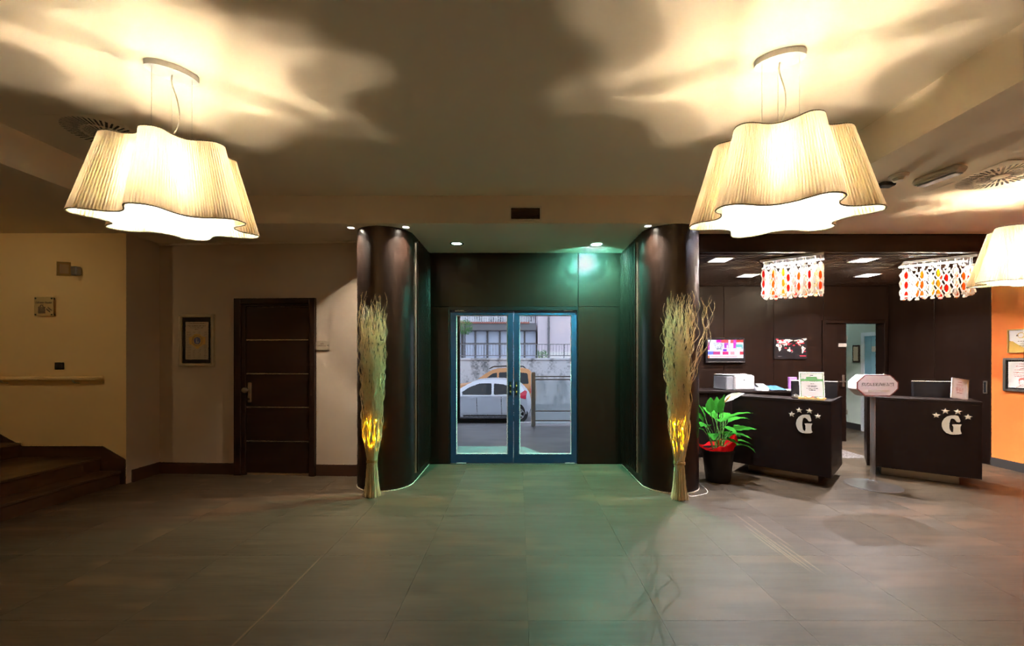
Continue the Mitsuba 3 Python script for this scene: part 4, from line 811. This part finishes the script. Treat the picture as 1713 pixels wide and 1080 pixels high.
qm = unary_union([affinity.translate(Point(0, 0).buffer(.035).difference(Point(0, 0).buffer(.029)), .135, Hh - .08), LineString([(.15, Hh - .1), (.185, Hh - .12)]).buffer(.004)])
obj('letter_mark', put(prism(qm, .008, .009), M), 'mat_gold_print', t); obj('dark_mark', put(prism(Point(.098, Hh - .082).buffer(.011), .008, .009), M), 'mat_ink', t)
obj('printed_text', put(prism(unary_union([sbox(.135 - w + .04, z, .135 + w + .04, z + .005) for w, z in ((.075, Hh - .155), (.04, Hh - .185), (.06, Hh - .21), (.05, Hh - .225))]), .008, .009), M), 'mat_ink_brown', t)
t, M, W, Hh = wall_cert(1681, 598.5, 653, 4.80, 'silver framed certificate with a small portrait drawing on the orange wall, lower one', 1)
obj('frame', put(prism(sbox(0, 0, W, Hh).difference(sbox(.028, .028, W - .028, Hh - .028)), 0, .028), M), 'mat_steel', t)
obj('mount', put(prism(sbox(.026, .026, W - .026, Hh - .026), .002, .010), M), 'mat_black', t)
obj('sheet', put(prism(sbox(.045, .045, W - .045, Hh - .045), .010, .012), M), 'mat_paper', t)
obj('printed_text', put(prism(unary_union([sbox(.19 - w, z, .19 + w, z + .005) for w, z in ((.03, Hh - .075), (.065, Hh - .105), (.025, Hh - .135), (.08, Hh - .15), (.095, Hh - .185), (.085, Hh - .215), (.08, Hh - .235))]), .012, .013), M), 'mat_ink_red', t)
hd = affinity.translate(affinity.scale(Point(0, 0).buffer(1), .032, .045), .19, .115)
port = unary_union([hd.difference(hd.buffer(-.004)), affinity.translate(affinity.scale(Point(0, 0).buffer(1), .036, .03), .19, .142).difference(affinity.translate(affinity.scale(Point(0, 0).buffer(1), .03, .03), .19, .118)), sbox(.172, .117, .182, .120), sbox(.198, .117, .208, .120), sbox(.182, .090, .198, .0925), LineString([(.13, .052), (.165, .068), (.175, .078)]).buffer(.002), LineString([(.25, .052), (.215, .068), (.205, .078)]).buffer(.002)])
obj('portrait', put(prism(port, .012, .013), M), 'mat_ink_red', t, label='small line drawing of a head')

# ================================================================== suggestion box stand
LET = {}
def letters():
    th, tn, s = .17, .06, .10
    def stem(x, w=th, y0=0, y1=1, ser=True):
        g = [sbox(x - w / 2, y0, x + w / 2, y1)]
        if ser: g += [sbox(x - w / 2 - s, y0, x + w / 2 + s, y0 + .055), sbox(x - w / 2 - s, y1 - .055, x + w / 2 + s, y1)]
        return unary_union(g)
    def ell(x, y, rx, ry): return affinity.translate(affinity.scale(Point(0, 0).buffer(1, quad_segs=8), rx, ry), x, y)
    LET['I'] = (stem(.2), .4)
    LET['T'] = (unary_union([sbox(.37, 0, .54, 1), sbox(.27, 0, .64, .055), sbox(.02, .93, .89, 1), sbox(.02, .75, .07, 1), sbox(.84, .75, .89, 1)]), .91)
    LET['E'] = (unary_union([stem(.2), sbox(.1, 0, .8, .07), sbox(.1, .93, .76, 1), sbox(.2, .47, .55, .54), sbox(.75, 0, .8, .27), sbox(.71, .76, .76, 1), sbox(.5, .38, .55, .63)]), .86)
    LET['N'] = (unary_union([stem(.2, tn), stem(.9, tn, ser=False), sbox(.74, .945, 1.05, 1), Polygon([(.1, 1), (.32, 1), (.93, 0), (.87, 0), (.1, .95)])]), 1.1)
    LET['M'] = (unary_union([stem(.18, tn), stem(1.08, th), Polygon([(.1, 1), (.34, 1), (.68, .12), (.6, 0)]), Polygon([(.6, 0), (.66, 0), (1.05, .96), (1.0, 1)])]), 1.3)
    LET['U'] = (unary_union([sbox(.15, .3, .32, 1), sbox(.74, .3, .8, 1), sbox(.03, .945, .44, 1), sbox(.6, .945, .94, 1), ell(.475, .3, .325, .31).difference(ell(.53, .32, .21, .24)).intersection(sbox(0, -.1, 1, .3))]), .97)
    ring = ell(.47, .5, .45, .51).difference(ell(.5, .5, .27, .44))
    LET['G'] = (unary_union([ring.difference(sbox(.6, .38, 1, .72)), sbox(.68, .05, .84, .4), sbox(.55, .36, .98, .42), sbox(.82, .7, .87, 1)]), 1.02)
    LET['S'] = (unary_union([LineString([(.66, .75), (.6, .9), (.42, .95), (.22, .88), (.16, .74), (.24, .6), (.46, .5), (.64, .4), (.68, .24), (.58, .09), (.38, .045), (.18, .1), (.11, .28)]).buffer(.055), LineString([(.2, .68), (.42, .52), (.64, .34)]).buffer(.085), sbox(.64, .7, .7, 1), sbox(.07, 0, .13, .3)]), .82)
    bowl = ell(.4, .74, .36, .26).difference(ell(.38, .74, .2, .19)).intersection(sbox(.25, 0, 1, 1.1))
    LET['R'] = (unary_union([stem(.2), bowl, Polygon([(.38, .5), (.55, .5), (.9, .0), (.66, .0)]), sbox(.66, 0, .98, .05)]), .98)
letters()
def serif_text(txt, height, width):
    x = 0; g = []
    for ch in txt:
        s, w = LET[ch]; g.append(affinity.translate(s, x, 0)); x += w + .06
    u = unary_union(g); return affinity.scale(affinity.translate(u, -x / 2, -.5), width / x, height, origin=(0, 0))
t = thing('suggestion_box_stand', 'white octagonal suggestion box on a clear acrylic stand before the right desk', 'suggestion box')
sx, sy = 3.91, 4.485
obj('base_plate', lathe([(0, .003), (.245, .003), (.255, .010), (.25, .018), (.14, .026), (.12, .034), (0, .034)], 64, (sx, sy, 0)), 'mat_acrylic', t, smooth=30)
obj('pole', tube([(sx, sy, .034), (sx, sy, .99)], .024, 20), 'mat_acrylic', t, smooth=40)
obj('pole_foot', lathe([(.025, .034), (.045, .034), (.040, .06), (.025, .07), (.025, .034)], 24, (sx, sy, 0)), 'mat_acrylic', t, smooth=30)
a, b = P(1433.7, 626.6, 4.42), P(1502.7, 662.5, 4.42); bc = (a + b) / 2; hw, hh = (b[0] - a[0]) / 2, (a[2] - b[2]) / 2
k = .088
octo = Polygon([(-hw + k, -hh), (hw - k, -hh), (hw, -hh + k * .9), (hw, hh - k * .9), (hw - k, hh), (-hw + k, hh), (-hw, hh - k * .9), (-hw, -hh + k * .9)])
OM = frame_of((bc[0], 4.42, bc[2]), (1, 0, 0), (0, 0, 1), (0, -1, 0))
obj('box_body', put(prism(octo, -.125, -.004), OM), 'mat_sign_face', t)
obj('front_face', put(prism(octo.buffer(-.007), -.004, .0), OM), 'mat_sign_face', t)
obj('face_border', put(prism(octo.buffer(.001, join_style=2).difference(octo.buffer(-.009, join_style=2)), -.006, .002), OM), 'mat_maroon', t, label='maroon edge')
obj('lettering', put(prism(affinity.translate(serif_text('SUGGERIMENTI', .034, .355), .0, .012), 0, .0015), OM), 'mat_ink', t, label='SUGGERIMENTI in dark capitals')
obj('slot_lip', put(prism(sbox(-.10, -.066, .115, -.052).buffer(.004), 0, .012), OM), 'mat_white', t)
obj('hanger_screw', cat_mesh([sphere(.008, (bc[0] + s * .12, 4.48, bc[2] + hh + .004), sub=1) for s in (-1, 1)]), 'mat_chrome', t)

# ================================================================== potted peace lily
def plant():
    r = np.random.default_rng(5); c = np.array((2.235, 4.62)); c[1] = 4.70; c[0] = (1198 - CX) / F * 4.74
    t = thing('potted_plant', 'peace lily with glossy green leaves in a black pot wrapped in red paper', 'potted plant')
    obj('pot', lathe([(0, .0), (.125, .0), (.13, .01), (.170, .345), (.176, .350), (.176, .368), (.166, .370), (.158, .350), (.150, .30), (0, .30)], 40, (*c, 0)), 'mat_black', t, smooth=35)
    obj('soil', lathe([(0, .322), (.156, .318), (.156, .302), (0, .302)][::-1], 32, (*c, 0)), 'mat_soil', t)
    n = 96; ang = np.linspace(0, 2 * np.pi, n, endpoint=False); rows = []
    for k in range(6):
        f = k / 5; wav = 1 + .05 * np.sin(ang * 7 + 1) * f + .03 * np.sin(ang * 13) * f
        top = .37 + .05 + .06 * np.cos(ang + .35) + .045 * np.maximum(0, np.cos(2 * ang + .3)) + .01 * np.sin(ang * 9)
        z = .335 + (top - .335) * f * 1.05; rad = (.150 + .05 * f) * wav
        rows.append(np.c_[c[0] + rad * np.cos(ang), c[1] + rad * np.sin(ang), z])
    v = np.vstack(rows); i = np.arange(5)[:, None] * n; j = np.arange(n)[None]; k2 = (j + 1) % n
    obj('wrapping_paper', (v, np.stack([i + j, i + k2, i + n + k2, i + n + j], -1).reshape(-1, 4)), 'mat_red_paper', t, smooth=True, label='red wrapping paper')
    def blade(base, tip_dir, L, Wd, droop, mat, name, twist=0.0, par=t, fold=.25):
        m, w = 15, 4; d = np.array(tip_dir, float); d /= np.linalg.norm(d); side = np.cross(d, (0, 0, 1)); side /= np.linalg.norm(side) + 1e-9
        side = side * math.cos(twist) + np.cross(d, side) * math.sin(twist)
        pts = []; p = np.array(base, float); dd = d.copy()
        for k in range(m):
            pts.append(p.copy()); dd = dd + np.array((0, 0, -droop / m)); dd /= np.linalg.norm(dd); p = p + dd * L / (m - 1)
        pts = np.array(pts); s = np.linspace(0, 1, m); wd = Wd * np.sin(np.pi * s ** .8) ** .85 * (1 - .25 * s); wd[-1] = .0005; wd[0] = .003
        up = np.cross(side, np.gradient(pts, axis=0)); up /= np.linalg.norm(up, axis=1, keepdims=True) + 1e-9
        vs = []
        for q in range(-w, w + 1):
            f = q / w; vs.append(pts + side * (wd * f)[:, None] + up * (abs(f) * wd * fold + .004 * np.sin(s * 22 + q) * abs(f))[:, None])
        v = np.array(vs).transpose(1, 0, 2).reshape(-1, 3); C = 2 * w + 1
        i = np.arange(m - 1)[:, None] * C; j = np.arange(2 * w)[None]
        return obj(name, (v, np.stack([i + j, i + j + 1, i + C + j + 1, i + C + j], -1).reshape(-1, 4)), mat, par, smooth=True), pts
    def leaf(px, py, dd, dirv, L, Wd, droop, tw=0.0):
        b = P(px, py, 4.74 + dd); root = np.array((c[0] + r.uniform(-.05, .05), c[1] + r.uniform(-.05, .05), .315))
        mid = (root + b) / 2 + np.array((0, 0, .06)); ts = np.linspace(0, 1, 9)[:, None]
        obj('stem', tube((1 - ts) ** 2 * root + 2 * ts * (1 - ts) * mid + ts ** 2 * b, .0038, 6), 'mat_stem', t, smooth=True)
        blade(b, dirv, L, Wd * 1.3, droop, 'mat_leaf', 'leaf', tw)
    spec = [(1206, 692, .0, (.05, -.2, 1), .24, .055, .3, .2), (1189, 690, -.05, (-.15, -.3, 1), .22, .045, .9, .4), (1180, 700, .0, (-.3, .1, 1), .22, .05, .9, 0), (1215, 702, -.05, (1, -.2, .75), .30, .05, .75, 0),
            (1218, 706, .05, (1, .2, .5), .30, .055, .75, 0), (1222, 720, -.08, (1, -.3, .25), .27, .062, .25, .2), (1200, 702, -.08, (-.3, -1, .5), .2, .055, .9, 0), (1186, 712, -.1, (-.9, -.6, .45), .17, .05, .8, 0),
            (1205, 715, -.12, (.5, -1, .3), .22, .055, 1.0, 0), (1215, 725, -.1, (.8, -.8, .25), .26, .05, .6, 0), (1225, 738, -.05, (1, -.2, .3), .22, .045, .9, 0), (1232, 745, .0, (1, .1, .25), .27, .035, 1.3, 0), (1208, 735, -.12, (.6, -.9, .3), .2, .045, .9, 0),
            (1178, 720, .02, (-1, 0, .6), .17, .045, .8, 0), (1196, 700, .1, (-.2, .8, .8), .26, .055, .7, 0), (1210, 705, .12, (.6, .8, .7), .28, .055, .7, 0), (1183, 715, .12, (-.7, .7, .6), .22, .05, .8, 0), (1220, 732, .1, (.9, .6, .3), .26, .05, .7, 0),
            (1192, 725, -.12, (-.4, -1, .2), .19, .05, .9, 0), (1176, 705, .05, (-.5, .2, 1), .17, .04, .5, .5), (1200, 690, .06, (.12, .3, 1), .20, .045, .4, .3), (1228, 715, .1, (1, .4, .3), .24, .05, .9, 0), (1212, 728, .14, (.4, 1, .4), .25, .05, .8, 0)]
    for s in spec: leaf(*s)
    b = P(1212, 672, 4.66); root = np.array((c[0], c[1] - .02, .315)); ts = np.linspace(0, 1, 9)[:, None]
    fl = obj('flower_stem', tube((1 - ts) ** 2 * root + 2 * ts * (1 - ts) * (root + np.array((.02, 0, .25))) + ts ** 2 * b, .0035, 6), 'mat_stem', t, smooth=True)
    blade(b, (.9, -.15, .75), .24, .045, .55, 'mat_spathe', 'spathe', .9, fl, .5)
    scene_label = [k for k in scene if k.startswith(fl + '__spathe')][0]; tagit(scene_label, 'white flower spathe')
    obj('spadix', tube([b, b + np.array((.03, -.01, .04)), b + np.array((.055, -.02, .07))], [.006, .008, .004], 8), 'mat_candy_gold', fl, smooth=True)
plant()

# ================================================================== outside, through the doors
GZ = -.82
struct('porch_floor', box(-4.0, 5.0, 5.75, 8.92, -.12, 0.0), 'mat_porch', 'grey porch floor outside the glass doors')
struct('trim_6', bbox(-4.0, 5.0, 8.92, 8.99, -.14, .004, .004), 'mat_white_metal', 'pale edge of the porch floor')
struct('porch_ceiling', box(-4.0, 5.0, 5.75, 8.6, 2.75, 2.95), 'mat_concrete', 'concrete canopy above the porch')
struct('street', box(-40, 40, 8.99, 60, GZ - .1, GZ), 'mat_asphalt', 'grey asphalt street outside')
struct('porch_base', box(-4.0, 5.0, 5.75, 8.98, GZ - .1, -.12), 'mat_concrete', 'concrete base of the porch')
t = thing('outer_door_leaf', 'dark framed outer glass door leaf standing at the edge of the porch', 'door')
M = frame_of((0, 8.86, 0), (1, 0, 0), (0, 0, 1), (0, -1, 0)); xa, xb, zt = -1.41, -.12, 2.45
obj('leaf_frame', put(prism(sbox(xa, .004, xb, zt).difference(sbox(xa + .13, .105, xb - .10, zt - .1)), 0, .05), M), 'mat_black', t)
obj('glass_pane', trimesh.Trimesh([(xa + .12, 8.835, .1), (xb - .09, 8.835, .1), (xb - .09, 8.835, zt - .09), (xa + .12, 8.835, zt - .09)], [(0, 1, 2), (0, 2, 3)], process=False), 'mat_glass', t)
t = thing('glass_balustrade', 'glass balustrade with a steel post at the right of the porch', 'balustrade')
obj('post', bbox(.255, .345, 8.42, 8.50, 0, 1.12, .006), 'mat_steel', t)
for z in (1.03, .965, .31, .11): obj('rail', tube([(.345, 8.46, z), (2.3, 8.46, z)], .014, 10), 'mat_steel', t, smooth=40)
bsdf('mat_frosted', {'type': 'blendbsdf', 'weight': 0.45, 'a': {'type': 'thindielectric'}, 'b': {'type': 'principledthin', 'base_color': rgb((.75, .9, .9)), 'roughness': .6, 'diff_trans': 1.0}}, two=False)
obj('glass_panel', trimesh.Trimesh([(.345, 8.49, .03), (2.3, 8.49, .03), (2.3, 8.49, .94), (.345, 8.49, .94)], [(0, 1, 2), (0, 2, 3)], process=False), 'mat_frosted', t)
obj('post', bbox(2.3, 2.38, 8.42, 8.50, 0, 1.12, .006), 'mat_steel', t)

def car(xr, y0, L, Wd, prof, glass, paintm, label, wheels, hgt, extras):
    """Car facing left; xr its rear end, y0 its near side. prof: side outline (x from rear, z from ground)."""
    t = thing('car', label, 'car', 'cars parked across the street')
    def S(x, z): return (xr - x, GZ + z)
    def soft(q, n=2):
        q = np.array(q, float)
        for _ in range(n): r = np.roll(q, -1, 0); q = np.stack([.78 * q + .22 * r, .22 * q + .78 * r], 1).reshape(-1, 2)
        return q
    prof = soft(prof); glass = [(nm, soft(shapely.segmentize(Polygon(g).exterior, .16).coords[:-1], 1)) for nm, g in glass]; out = Polygon([S(*q) for q in prof])
    arch = unary_union([Point(S(wx, .31)).buffer(.36) for wx in wheels])
    body_side = out.difference(arch.intersection(sbox(-50, GZ - 1, 50, GZ + .68)))
    # body: stacked cross-sections that lean in above the belt line
    n = 13; ys = np.linspace(-Wd / 2, Wd / 2, n)
    ext = np.array(shapely.segmentize(body_side.exterior, .06).coords)[:-1]
    belt = GZ + .92
    def warp(v):
        v = v.copy(); up = np.clip((v[:, 2] - belt) / (hgt - .92), 0, 1); lo = np.clip((GZ + .35 - v[:, 2]) / .2, 0, 1); s = 1 - .22 * up - .06 * lo
        v[:, 1] = (y0 + Wd / 2) + v[:, 1] * s
        xm = xr - L / 2; e = np.clip((np.abs(v[:, 0] - xm) - L * .36) / (L * .14), 0, 1); v[:, 0] += -np.sign(v[:, 0] - xm) * e * .16 * (np.abs((v[:, 1] - (y0 + Wd / 2))) / (Wd / 2)) ** 2
        return v
    m = trimesh.creation.extrude_polygon(body_side, Wd, engine='earcut'); 
    m = put(m, frame_of((0, Wd / 2, 0), (1, 0, 0), (0, 0, 1), (0, -1, 0))); m = m.subdivide_to_size(.16, max_iter=8)
    m.vertices = warp(np.array(m.vertices)); obj('body', m, paintm, t, smooth=35)
    for nm, poly in glass:
        g = Polygon([S(*q) for q in poly]); mm = put(trimesh.creation.extrude_polygon(g, .02, engine='earcut'), frame_of((0, -Wd / 2 + .006, 0), (1, 0, 0), (0, 0, 1), (0, -1, 0))).subdivide_to_size(.2); mm.vertices = warp(np.array(mm.vertices)); obj(nm, mm, 'mat_car_glass', t)
    for wx in wheels:
        for side in (0, 1):
            cx, cz = S(wx, .31); yy = y0 + .01 if side == 0 else y0 + Wd - .21
            M = frame_of((cx, yy, cz), (1, 0, 0), (0, 0, 1), (0, -1, 0)); M = M @ frame_of((0, 0, -.2), (1, 0, 0), (0, 1, 0), (0, 0, 1))
            wk = obj('wheel', put(lathe([(.19, 0), (.29, 0), (.31, .03), (.31, .17), (.29, .2), (.19, .2), (.19, 0)], 32), M), 'mat_tyre', t, smooth=35)
            hub = [put(prism(Point(0, 0).buffer(.06), .1, .185), M), put(prism(Point(0, 0).buffer(.195).difference(Point(0, 0).buffer(.172)), .1, .19), M)] + [put(prism(affinity.rotate(Polygon([(.04, -.03), (.18, -.018), (.18, .018), (.04, .03)]), 36 + 72 * q, origin=(0, 0)), .13, .18), M) for q in range(5)]
            obj('rim', cat_mesh(hub), 'mat_chrome', wk)
    extras(t, S, warp, Wd)
    return t
def stick_on(t, name, poly, S, warp, Wd, mat, th=.02, deep=.0):
    g = Polygon([S(*q) for q in poly]); mm = put(trimesh.creation.extrude_polygon(g, th, engine='earcut'), frame_of((0, -Wd / 2 + deep, 0), (1, 0, 0), (0, 0, 1), (0, -1, 0))).subdivide_to_size(.15); mm.vertices = warp(np.array(mm.vertices)); return obj(name, mm, mat, t)
def silver_extras(t, S, warp, Wd):
    stick_on(t, 'tail_light', [(.02, 1.08), (.12, 1.12), (.42, .98), (.30, .86), (.06, .82)], S, warp, Wd, 'mat_tail')
    for x in (.95, 1.95): stick_on(t, 'door_handle', [(x, .88), (x + .17, .86), (x + .17, .83), (x, .85)], S, warp, Wd, 'mat_car_silver', .035)
    for pts in ([(1.02, .3), (1.035, .3), (1.06, .9), (1.045, .9)], [(1.86, .3), (1.875, .3), (1.895, .88), (1.88, .88)]): stick_on(t, 'door_seam', pts, S, warp, Wd, 'mat_dark', .006)
    stick_on(t, 'sill', [(.85, .22), (2.35, .22), (2.35, .28), (.85, .28)], S, warp, Wd, 'mat_dark', .012)
    stick_on(t, 'mirror', [(2.36, .93), (2.5, .95), (2.5, 1.05), (2.38, 1.06)], S, warp, Wd, 'mat_car_silver', .16)
prof = [(.06, .25), (.0, .45), (.0, .72), (.05, .98), (.22, 1.20), (.48, 1.42), (.9, 1.475), (1.45, 1.49), (1.95, 1.44), (2.3, 1.28), (2.75, 1.0), (3.3, .90), (3.7, .80), (3.88, .62), (3.9, .35), (3.82, .22), (2.8, .20), (.9, .20)]
gl = [('side_window', [(.62, 1.02), (.70, 1.22), (.98, 1.32), (1.30, 1.35), (1.30, .97), (.75, 1.0)]), ('side_window', [(1.38, .97), (1.38, 1.355), (1.80, 1.35), (2.15, 1.22), (2.52, .98)]), ('rear_quarter_window', [(.45, 1.06), (.60, 1.04), (.66, 1.2), (.58, 1.22)])]
car(.44, 13.9, 3.9, 1.66, prof, gl, 'mat_car_silver', 'silver hatchback with a red tail light parked outside the doors', (.44, 2.95), 1.49, silver_extras)
def suv_extras(t, S, warp, Wd):
    for yy in (-.55, .55):
        pts = [(*S(x, z)[:1], 17.0 + .9 + yy, S(x, z)[1]) for x, z in ((.5, 1.79), (.6, 1.86), (1.2, 1.875), (1.9, 1.85), (2.05, 1.76))]
        obj('roof_rail', tube(pts, .02, 8), 'mat_dark', t, smooth=40)
    stick_on(t, 'tail_light', [(.03, 1.05), (.16, 1.08), (.18, .78), (.03, .76)], S, warp, Wd, 'mat_tail')
prof = [(.06, .3), (.0, .5), (.0, 1.0), (.12, 1.4), (.28, 1.72), (.6, 1.79), (1.2, 1.80), (1.9, 1.74), (2.3, 1.5), (2.75, 1.14), (3.4, 1.06), (3.95, .95), (4.15, .7), (4.15, .4), (4.0, .28)]
gl = [('side_window', [(.30, 1.15), (.38, 1.58), (.95, 1.64), (.95, 1.14)]), ('side_window', [(1.02, 1.14), (1.02, 1.64), (1.62, 1.62), (1.62, 1.12)]), ('side_window', [(1.70, 1.12), (1.70, 1.60), (1.88, 1.58), (2.45, 1.14)])]
car(.78, 17.0, 4.15, 1.75, prof, gl, 'mat_car_orange', 'orange brown off-roader with roof rails parked behind the silver car', (.75, 3.3), 1.80, suv_extras)
# retaining wall, railing, buildings
t = thing('retaining_wall', 'weathered grey concrete wall behind the parked cars', 'wall')
obj('wall_body', box(-12, 14, 19.6, 20.1, GZ, 1.30), 'mat_concrete', t)
for k in range(13): obj('coping_stone', bbox(-12 + 2 * k + .005, -10 + 2 * k - .005, 19.53, 20.15, 1.30, 1.40, .015), 'mat_concrete', t)
struct('terrace', box(-14, 16, 20.1, 34, GZ, 1.30), 'mat_porch', 'raised ground behind the concrete wall')
t = thing('iron_railing', 'thin iron railing along the top of the concrete wall', 'railing')
for z in (1.52, 2.07): obj('rail', tube([(-6, 19.8, z), (6.5, 19.8, z)], .02, 6), 'mat_iron', t)
for k in range(10): obj('post', bbox(-5.6 + k * 1.3 - .018, -5.6 + k * 1.3 + .018, 19.78, 19.82, 1.40, 2.09, .003), 'mat_iron', t)
bal = tube([(0, 19.8, 1.52), (0, 19.8, 2.07)], .008, 5); first = None
for k in range(84):
    x = -5.6 + k * .14
    if first is None: first = obj('baluster', bal, 'mat_iron', t); scene[first]['to_world'] = T(frame_of((x, 0, 0), (1, 0, 0), (0, 1, 0), (0, 0, 1)).tolist())
    else: again('baluster', first, frame_of((x, 0, 0), (1, 0, 0), (0, 1, 0), (0, 0, 1)), t)
t = thing('workshop_building', 'low dark framed building with large grey panes beyond the railing', 'building'); D = 24.0
x0, x1 = P(770, 0, D)[0], P(898.5, 0, D)[0]
obj('wall', box(x0 - 5, x1 - .06, D + .12, D + 6, 1.30, 3.05), 'mat_iron', t)
obj('fascia', bbox(x0 - 5, x1 - .06, D - .35, D + .2, P(0, 553, D)[2], P(0, 541, D)[2], .02), 'mat_iron', t)
for k in range(72):
    xx = x0 - 5 + k * .127
    obj('roof_tile', put(lathe([(0, 0), (.064, 0), (.064, .3), (0, .3)], 8), frame_of((xx, D - .42, P(0, 541, D)[2] + .02), (1, 0, 0), (0, 0, 1), (0, -1, 0)) @ frame_of((0, 0, -.3), (1, 0, 0), (0, 1, 0), (0, 0, 1))), 'mat_roof_tile', t)
for pa, pb in ((751, 771), (776, 793.5), (796.5, 813.5), (817, 834.5), (837.5, 854), (857, 876), (879, 896)):
    xa, xb, z0, z1 = P(pa, 0, D)[0], P(pb, 0, D)[0], P(0, 600, D)[2], P(0, 553.5, D)[2]
    w = obj('window', put(prism(sbox(xa - .04, z0 - .05, xb + .04, z1 + .03).difference(sbox(xa, z0, xb, z1)), 0, .12), frame_of((0, D + .12, 0), (1, 0, 0), (0, 0, 1), (0, -1, 0))), 'mat_iron', t)
    zm = P(0, 574, D)[2]
    for za, zb in ((z0, zm - .03), (zm + .03, z1)): obj('pane', bbox(xa, xb, D + .08, D + .1, za, zb, .003), 'mat_grey_pane', w)
    obj('glazing_bar', bbox(xa, xb, D + .04, D + .1, zm - .03, zm + .03, .005), 'mat_iron', w)
t2 = thing('balcony_railing', 'white balcony railing above the row of grey panes', 'railing')
zb, zt = P(0, 540, 25)[2], P(0, 522, 25)[2]; zb = max(zb, 3.452)
for z in (zb + .05, zt): obj('rail', tube([(-4.2, 25, z), (1.0, 25, z)], .025, 6), 'mat_white_metal', t2)
first = None; bal = bbox(-.02, .02, 24.98, 25.02, zb, zt, .003)
for k in range(36):
    M = frame_of((-4.1 + k * .145, 0, 0), (1, 0, 0), (0, 1, 0), (0, 0, 1))
    if first is None: first = obj('baluster', bal, 'mat_white_metal', t2); scene[first]['to_world'] = T(M.tolist())
    else: again('baluster', first, M, t2)
obj('upper_wall', box(-9, x1 - .06, 26.5, 31, 3.46, 9.5), 'mat_concrete', t, label='grey upper storey')
obj('balcony_slab', box(-9, x1 - .06, 24.6, 26.6, 3.3, 3.45), 'mat_concrete', t)
t = thing('pink_house', 'pale pink rendered house with a drainpipe to the right of the workshop', 'building')
obj('wall', box(x1 + .02, 13, 23.6, 31, 1.30, 10.0), 'mat_pink', t)
px_ = P(918, 0, 23.5)[0]
pp = obj('drainpipe', tube([(px_, 23.53, 1.3), (px_, 23.53, 10)], .06, 10), 'mat_iron', t, smooth=40)
for z in (1.9, 3.1, 4.4): obj('pipe_clamp', tube([(px_, 23.53, z), (px_, 23.53, z + .06)], .075, 10), 'mat_iron', pp)
obj('plinth_band', bbox(x1 + .02, 13, 23.55, 23.62, 1.3, 1.75, .01), 'mat_white', t)
def shrub(c, s, n, label, seed):
    r = np.random.default_rng(seed); t = thing('shrub', label, 'shrub'); v, f = [], []
    for k in range(n):
        q = r.normal(size=3); q = q / np.linalg.norm(q) * r.uniform(.3, 1) ** .5; p = np.array(c) + q * np.array(s); a = r.normal(size=3); a /= np.linalg.norm(a); b = np.cross(a, r.normal(size=3)); b /= np.linalg.norm(b)
        l = .045; i = len(v); v += [p - a * l, p + b * l * .45, p + a * l, p - b * l * .45]; f += [(i, i + 1, i + 2), (i, i + 2, i + 3)]
    obj('foliage', trimesh.Trimesh(v, f, process=False), 'mat_foliage', t, kind='stuff')
    obj('stem', tube([(c[0], c[1], 1.30), (c[0], c[1], c[2] + s[2] * .4)], .025, 6), 'mat_base', t)
shrub(P(778, 547, 22), (.45, .4, .42), 600, 'green shrub at the left of the workshop building', 3)
shrub(P(907, 594, 20.6), (.35, .2, .28), 220, 'small green plant growing behind the concrete wall', 4)
